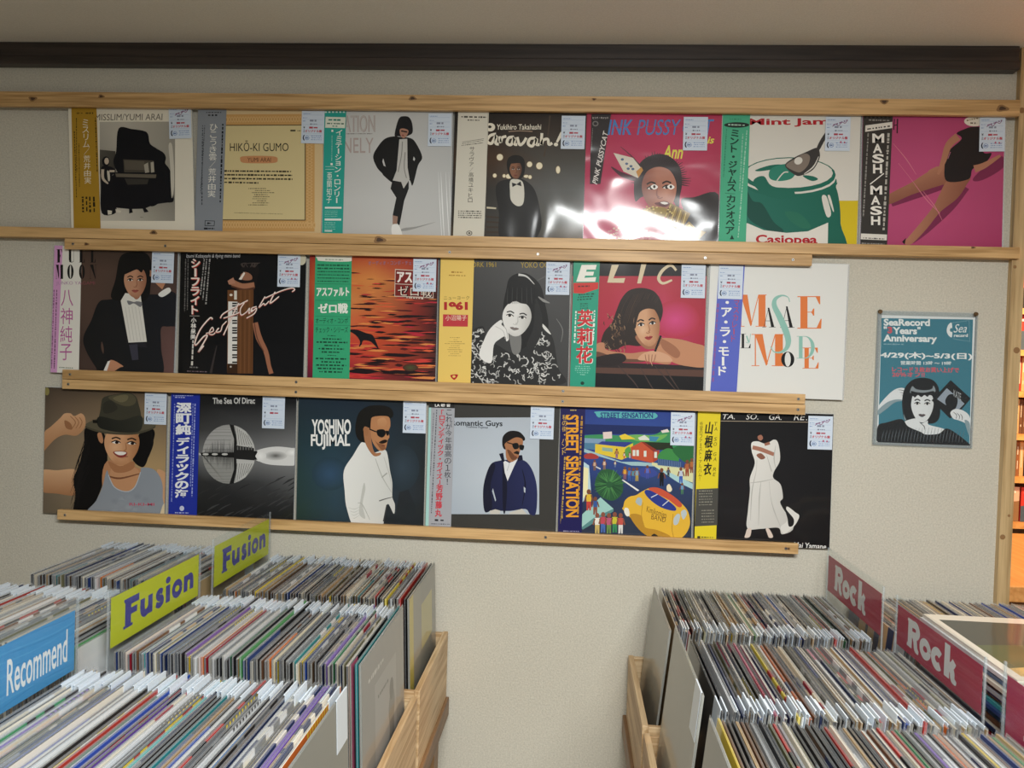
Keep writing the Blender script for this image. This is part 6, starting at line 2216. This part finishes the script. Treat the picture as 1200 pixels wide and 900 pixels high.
def card_fusion(A):
    """chunky upright display letters"""
    waves(A, 'cbd52c', 3, 7)
    c = '45459a'
    A.p([(112, 42), (250, 42), (250, 78), (176, 78), (176, 96), (232, 96), (232, 128), (176, 128), (176, 172), (192, 172), (192, 186), (108, 186), (108, 172), (122, 172), (122, 60), (112, 56)], c)
    A.s([(284, 84), (284, 140), (304, 162), (332, 158), (350, 140)], [44, 44, 40, 34, 30], c)
    A.r(338, 82, 382, 176, c)
    A.s([(486, 100), (456, 92), (432, 108), (448, 126), (476, 134), (480, 154), (452, 166), (418, 154)], [28, 32, 36, 36, 36, 36, 32, 28], c)
    A.r(520, 84, 566, 176, c)
    A.e(543, 56, 26, 18, c)
    ring(A, 646, 130, 42, 34, 34, c)
    A.r(722, 84, 766, 176, c)
    A.s([(752, 120), (776, 100), (808, 104), (816, 130), (816, 176)], [26, 34, 42, 44, 44], c)


def card_rock(A):
    waves(A, 'bb4560', 5, 8)
    c = 'e6e6e8'
    A.p([(136, 30), (190, 30), (190, 196), (130, 196), (130, 178), (140, 174), (140, 50), (130, 46)], c)
    A.s([(186, 52), (236, 50), (258, 80), (238, 108), (188, 112)], [40, 44, 48, 44, 38], c)
    A.s([(204, 108), (228, 140), (240, 180), (272, 192)], [40, 44, 44, 20], c)
    ring(A, 346, 138, 44, 38, 42, c)
    ring(A, 478, 138, 44, 40, 44, c, 0.75, 5.55)
    A.p([(552, 16), (606, 16), (606, 192), (552, 192)], c)
    A.s([(596, 132), (634, 108), (650, 84)], [38, 42, 40], c)
    A.s([(602, 128), (632, 144), (640, 180), (676, 190)], [40, 46, 42, 20], c)


def card_recommend(A):
    waves(A, '5aa8dc', 8, 8)
    waves(A, '3f8ecb', 18, 6)
    A.t('d', 322, 56, 362, 190, 'eef3f7', 0.01)
    A.t('Recommend', 475, 60, 850, 190, 'eef3f7', 0.012)


sign(-0.7185, -0.197, -0.476, -0.391, 1, 'c3cd26', card_fusion, 'yellow Fusion sign farther from the camera, against the wall', half=0.153)
sign(-0.7185, -0.578, -0.472, -0.391, 1, 'c9d32a', card_fusion, 'larger yellow Fusion sign nearer the camera, in the left crates')
sign(-0.7155, -0.990, -0.468, -0.380, 1, '4a9bd6', card_recommend, 'blue Recommend sign at the left edge of the picture')
sign(0.600, -0.220, -0.492, -0.412, -1, 'b0384f', card_rock, 'crimson Rock sign standing against the wall, the farthest', half=0.163)
sign(0.602, -0.612, -0.482, -0.411, -1, 'b23650', card_rock, 'crimson Rock sign in the middle, beside the lying stack of records')
sign(0.598, -1.000, -0.480, -0.396, -1, 'b8325a', card_rock, 'crimson Rock sign cut off by the right edge of the picture', half=0.158)


# --- records lying flat in a pile behind the middle Rock sign
def lying_pile():
    rn = random.Random(31)
    x0, yc = 0.795, -0.637
    box = crate('crate', 0.625, 1.06, RY[1][0], RY[1][1], TR, -0.551, -1, 'upright pine crate under the lying records behind the Rock sign', 'right rear crates')
    z = -0.5482
    b = bmesh.new()
    # lid board closes the crate so the records can lie on it
    lid = box_obj('lid', (-0.2175, 0.2175, -0.199, 0.199, 0.2790, 0.2815), M_CRATE_Y, box)
    tones = ['tan', 'black', 'cream', 'red', 'grey', 'navy', 'cream', 'brown', 'blue', 'cream', 'navy', 'teal', 'tan', 'purple', 'grey', 'red', 'cream', 'blue', 'tan', 'white', 'cream']
    th = 0.0058
    for i, kind in enumerate(tones):
        me = jacket_mesh([(.3, rn.choice(PAL[kind])), (.7, rn.choice(PAL[kind]))], th, 0.315, rn.choice(PAL[kind]))
        top = i == len(tones) - 1
        o = link('record_album', me, None, (x0 + rn.uniform(-.006, .006) - 0.1575, yc + rn.uniform(-.006, .006), H + z), None)
        # lie down: local +X (front) up, local +Z along +X of the room
        o.rotation_euler = (0, -math.pi / 2, math.pi)
        o.rotation_euler = Matrix(((0, 0, 1), (0, -1, 0), (1, 0, 0))).to_euler()
        lab = 'white record with a photo lying on top of the pile behind the Rock sign' if top else ('%s record lying in the flat pile behind the Rock sign, %s from the top' % (COLOUR_WORD[kind], ['second', 'third', 'fourth', 'fifth', 'sixth', 'seventh', 'eighth', 'ninth', 'tenth', 'eleventh', 'twelfth', 'thirteenth', 'fourteenth', 'fifteenth', 'sixteenth', 'seventeenth', 'eighteenth', 'nineteenth', 'twentieth', 'twenty-first'][len(tones) - 2 - i]))
        tag(o, lab, 'record', 'records lying flat in a pile')
        link('plastic_sleeve', FIN, o, (th * .3, 0, 0))
        if top:
            A = Art((-0.1575, 0.00035, 0, 0.315, 0, -0.00035), (-0.1575, 0.1575, 0, 0.315))
            A.p([(0, 0), (900, 0), (900, 900), (0, 900)], 'dcd8cc')
            A.p([(90, 200), (850, 200), (850, 860), (90, 860)], '3c413c')
            A.p([(360, 200), (640, 200), (760, 860), (470, 860)], '4f5a3c')
            A.p([(560, 200), (850, 200), (850, 860), (760, 860)], 'c9a868')
            A.p([(700, 200), (850, 200), (850, 600)], '8a7ab0')
            A.s([(560, 420), (600, 470), (580, 520)], 14, 'c9cdd0')
            A.small(100, 120, 700, 120, 60, '33343a', 4)
            link('front_print', A.mesh('front_print', M_BIN), o, (th + 0.0003, 0, 0), (0, 0, math.pi / 2))
        z += th + 0.0003


lying_pile()


# ------------------------------------------------------------------ next room through the opening: shelves and a counter
def shelf_room():
    root = empty('shelf_unit', (2.0, 1.02, 0))
    tag(root, 'tall orange wooden shelf unit of small discs beyond the wall end', 'shelf')
    W2 = 0.62
    zs = [-0.95, -0.50, -0.345, -0.20, -0.055, 0.085, 0.225, 0.37, 0.52, 0.66]
    for sx in (-W2, W2 - 0.02):
        box_obj('side_panel', (sx, sx + 0.02, -0.10, 0.10, 0, H + 0.68), M_ORANGE, root)
    for z in zs:
        box_obj('shelf', (-W2 + 0.02, W2 - 0.02, -0.10, 0.10, H + z, H + z + 0.02), M_ORANGE, root)
    box_obj('back_panel', (-W2 + 0.02, W2 - 0.02, 0.094, 0.10, 0, H + 0.68), M_TABLE, root)
    rn = random.Random(77)
    k = 0
    for zi, z in enumerate(zs[1:-1]):
        gap = zs[zi + 2] - z - 0.02
        x = 2.0 - W2 + 0.024
        while x < 2.0 - W2 + 0.36:
            front = zi in (0, 4, 5, 6) and rn.random() < .5
            if front:
                w = 0.118
                if x + w > 2.0 + W2 - 0.03:
                    break
                A = Art((0, w / 100, 0, 0.117, 0, -0.00117), (0, w, 0, 0.117))
                c1 = rn.choice(['d8b09a', 'c9c0b0', '2c3a34', '35506a', 'c03a34', 'e2ddd2'])
                A.p([(0, 0), (100, 0), (100, 100), (0, 100)], c1)
                A.p([(0, 55), (100, 40), (100, 100), (0, 100)], rn.choice(['1c1c1e', 'a8322c', '8a6a4a', 'd9cfc0', '4a5a6a']))
                A.small(8, 14, 90, 14, 9, 'e8e4dc', k)
                me = A.mesh('disc_case', M_PRINT, (0, w, 0, 0.117, 0.010, c1))
                o = link('disc_case', me, None, (x, 0.945, H + z + 0.021))
                tag(o, 'disc case shown face-on on the orange shelves', 'disc case', 'face-on disc cases on the orange shelves')
                x += w + 0.006
            else:
                w = rn.choice([0.010, 0.011, 0.013])
                c1 = rn.choice(['6a4a36', '2c2420', 'b79a72', '8a5a3a', 'd2cab8', '3a4a5a', 'a8322c', 'c9a070'])
                A = Art((0, w / 100, 0, 0.118, 0, -0.00118), (0, w, 0, 0.118))
                A.p([(0, 0), (100, 0), (100, 100), (0, 100)], c1)
                A.small(50, 15, 50, 80, 30, 'd9d3c4', k)
                me = A.mesh('disc_case', M_PRINT, (0, w, 0, 0.118, 0.11, c1))
                o = link('disc_case', me, None, (x, 0.955, H + z + 0.0205))
                tag(o, 'thin disc case filed spine-out on the orange shelves', 'disc case', 'spine-out disc cases on the orange shelves')
                x += w + 0.0012
            k += 1
    root = empty('counter_table', (1.62, 0.50, 0))
    tag(root, 'orange-lit wooden table standing beyond the wall end', 'table')
    box_obj('tabletop', (-0.56, 0.56, -0.38, 0.36, H - 0.545, H - 0.505), M_ORANGE, root, bevel=0.003)
    for sx in (-0.51, 0.51):
        for sy in (-0.33, 0.31):
            box_obj('leg', (sx - .03, sx + .03, sy - .03, sy + .03, 0, H - 0.545), M_TABLE, root)
    box_obj('apron', (-0.5, 0.5, -0.32, -0.30, H - 0.63, H - 0.545), M_TABLE, root)


shelf_room()
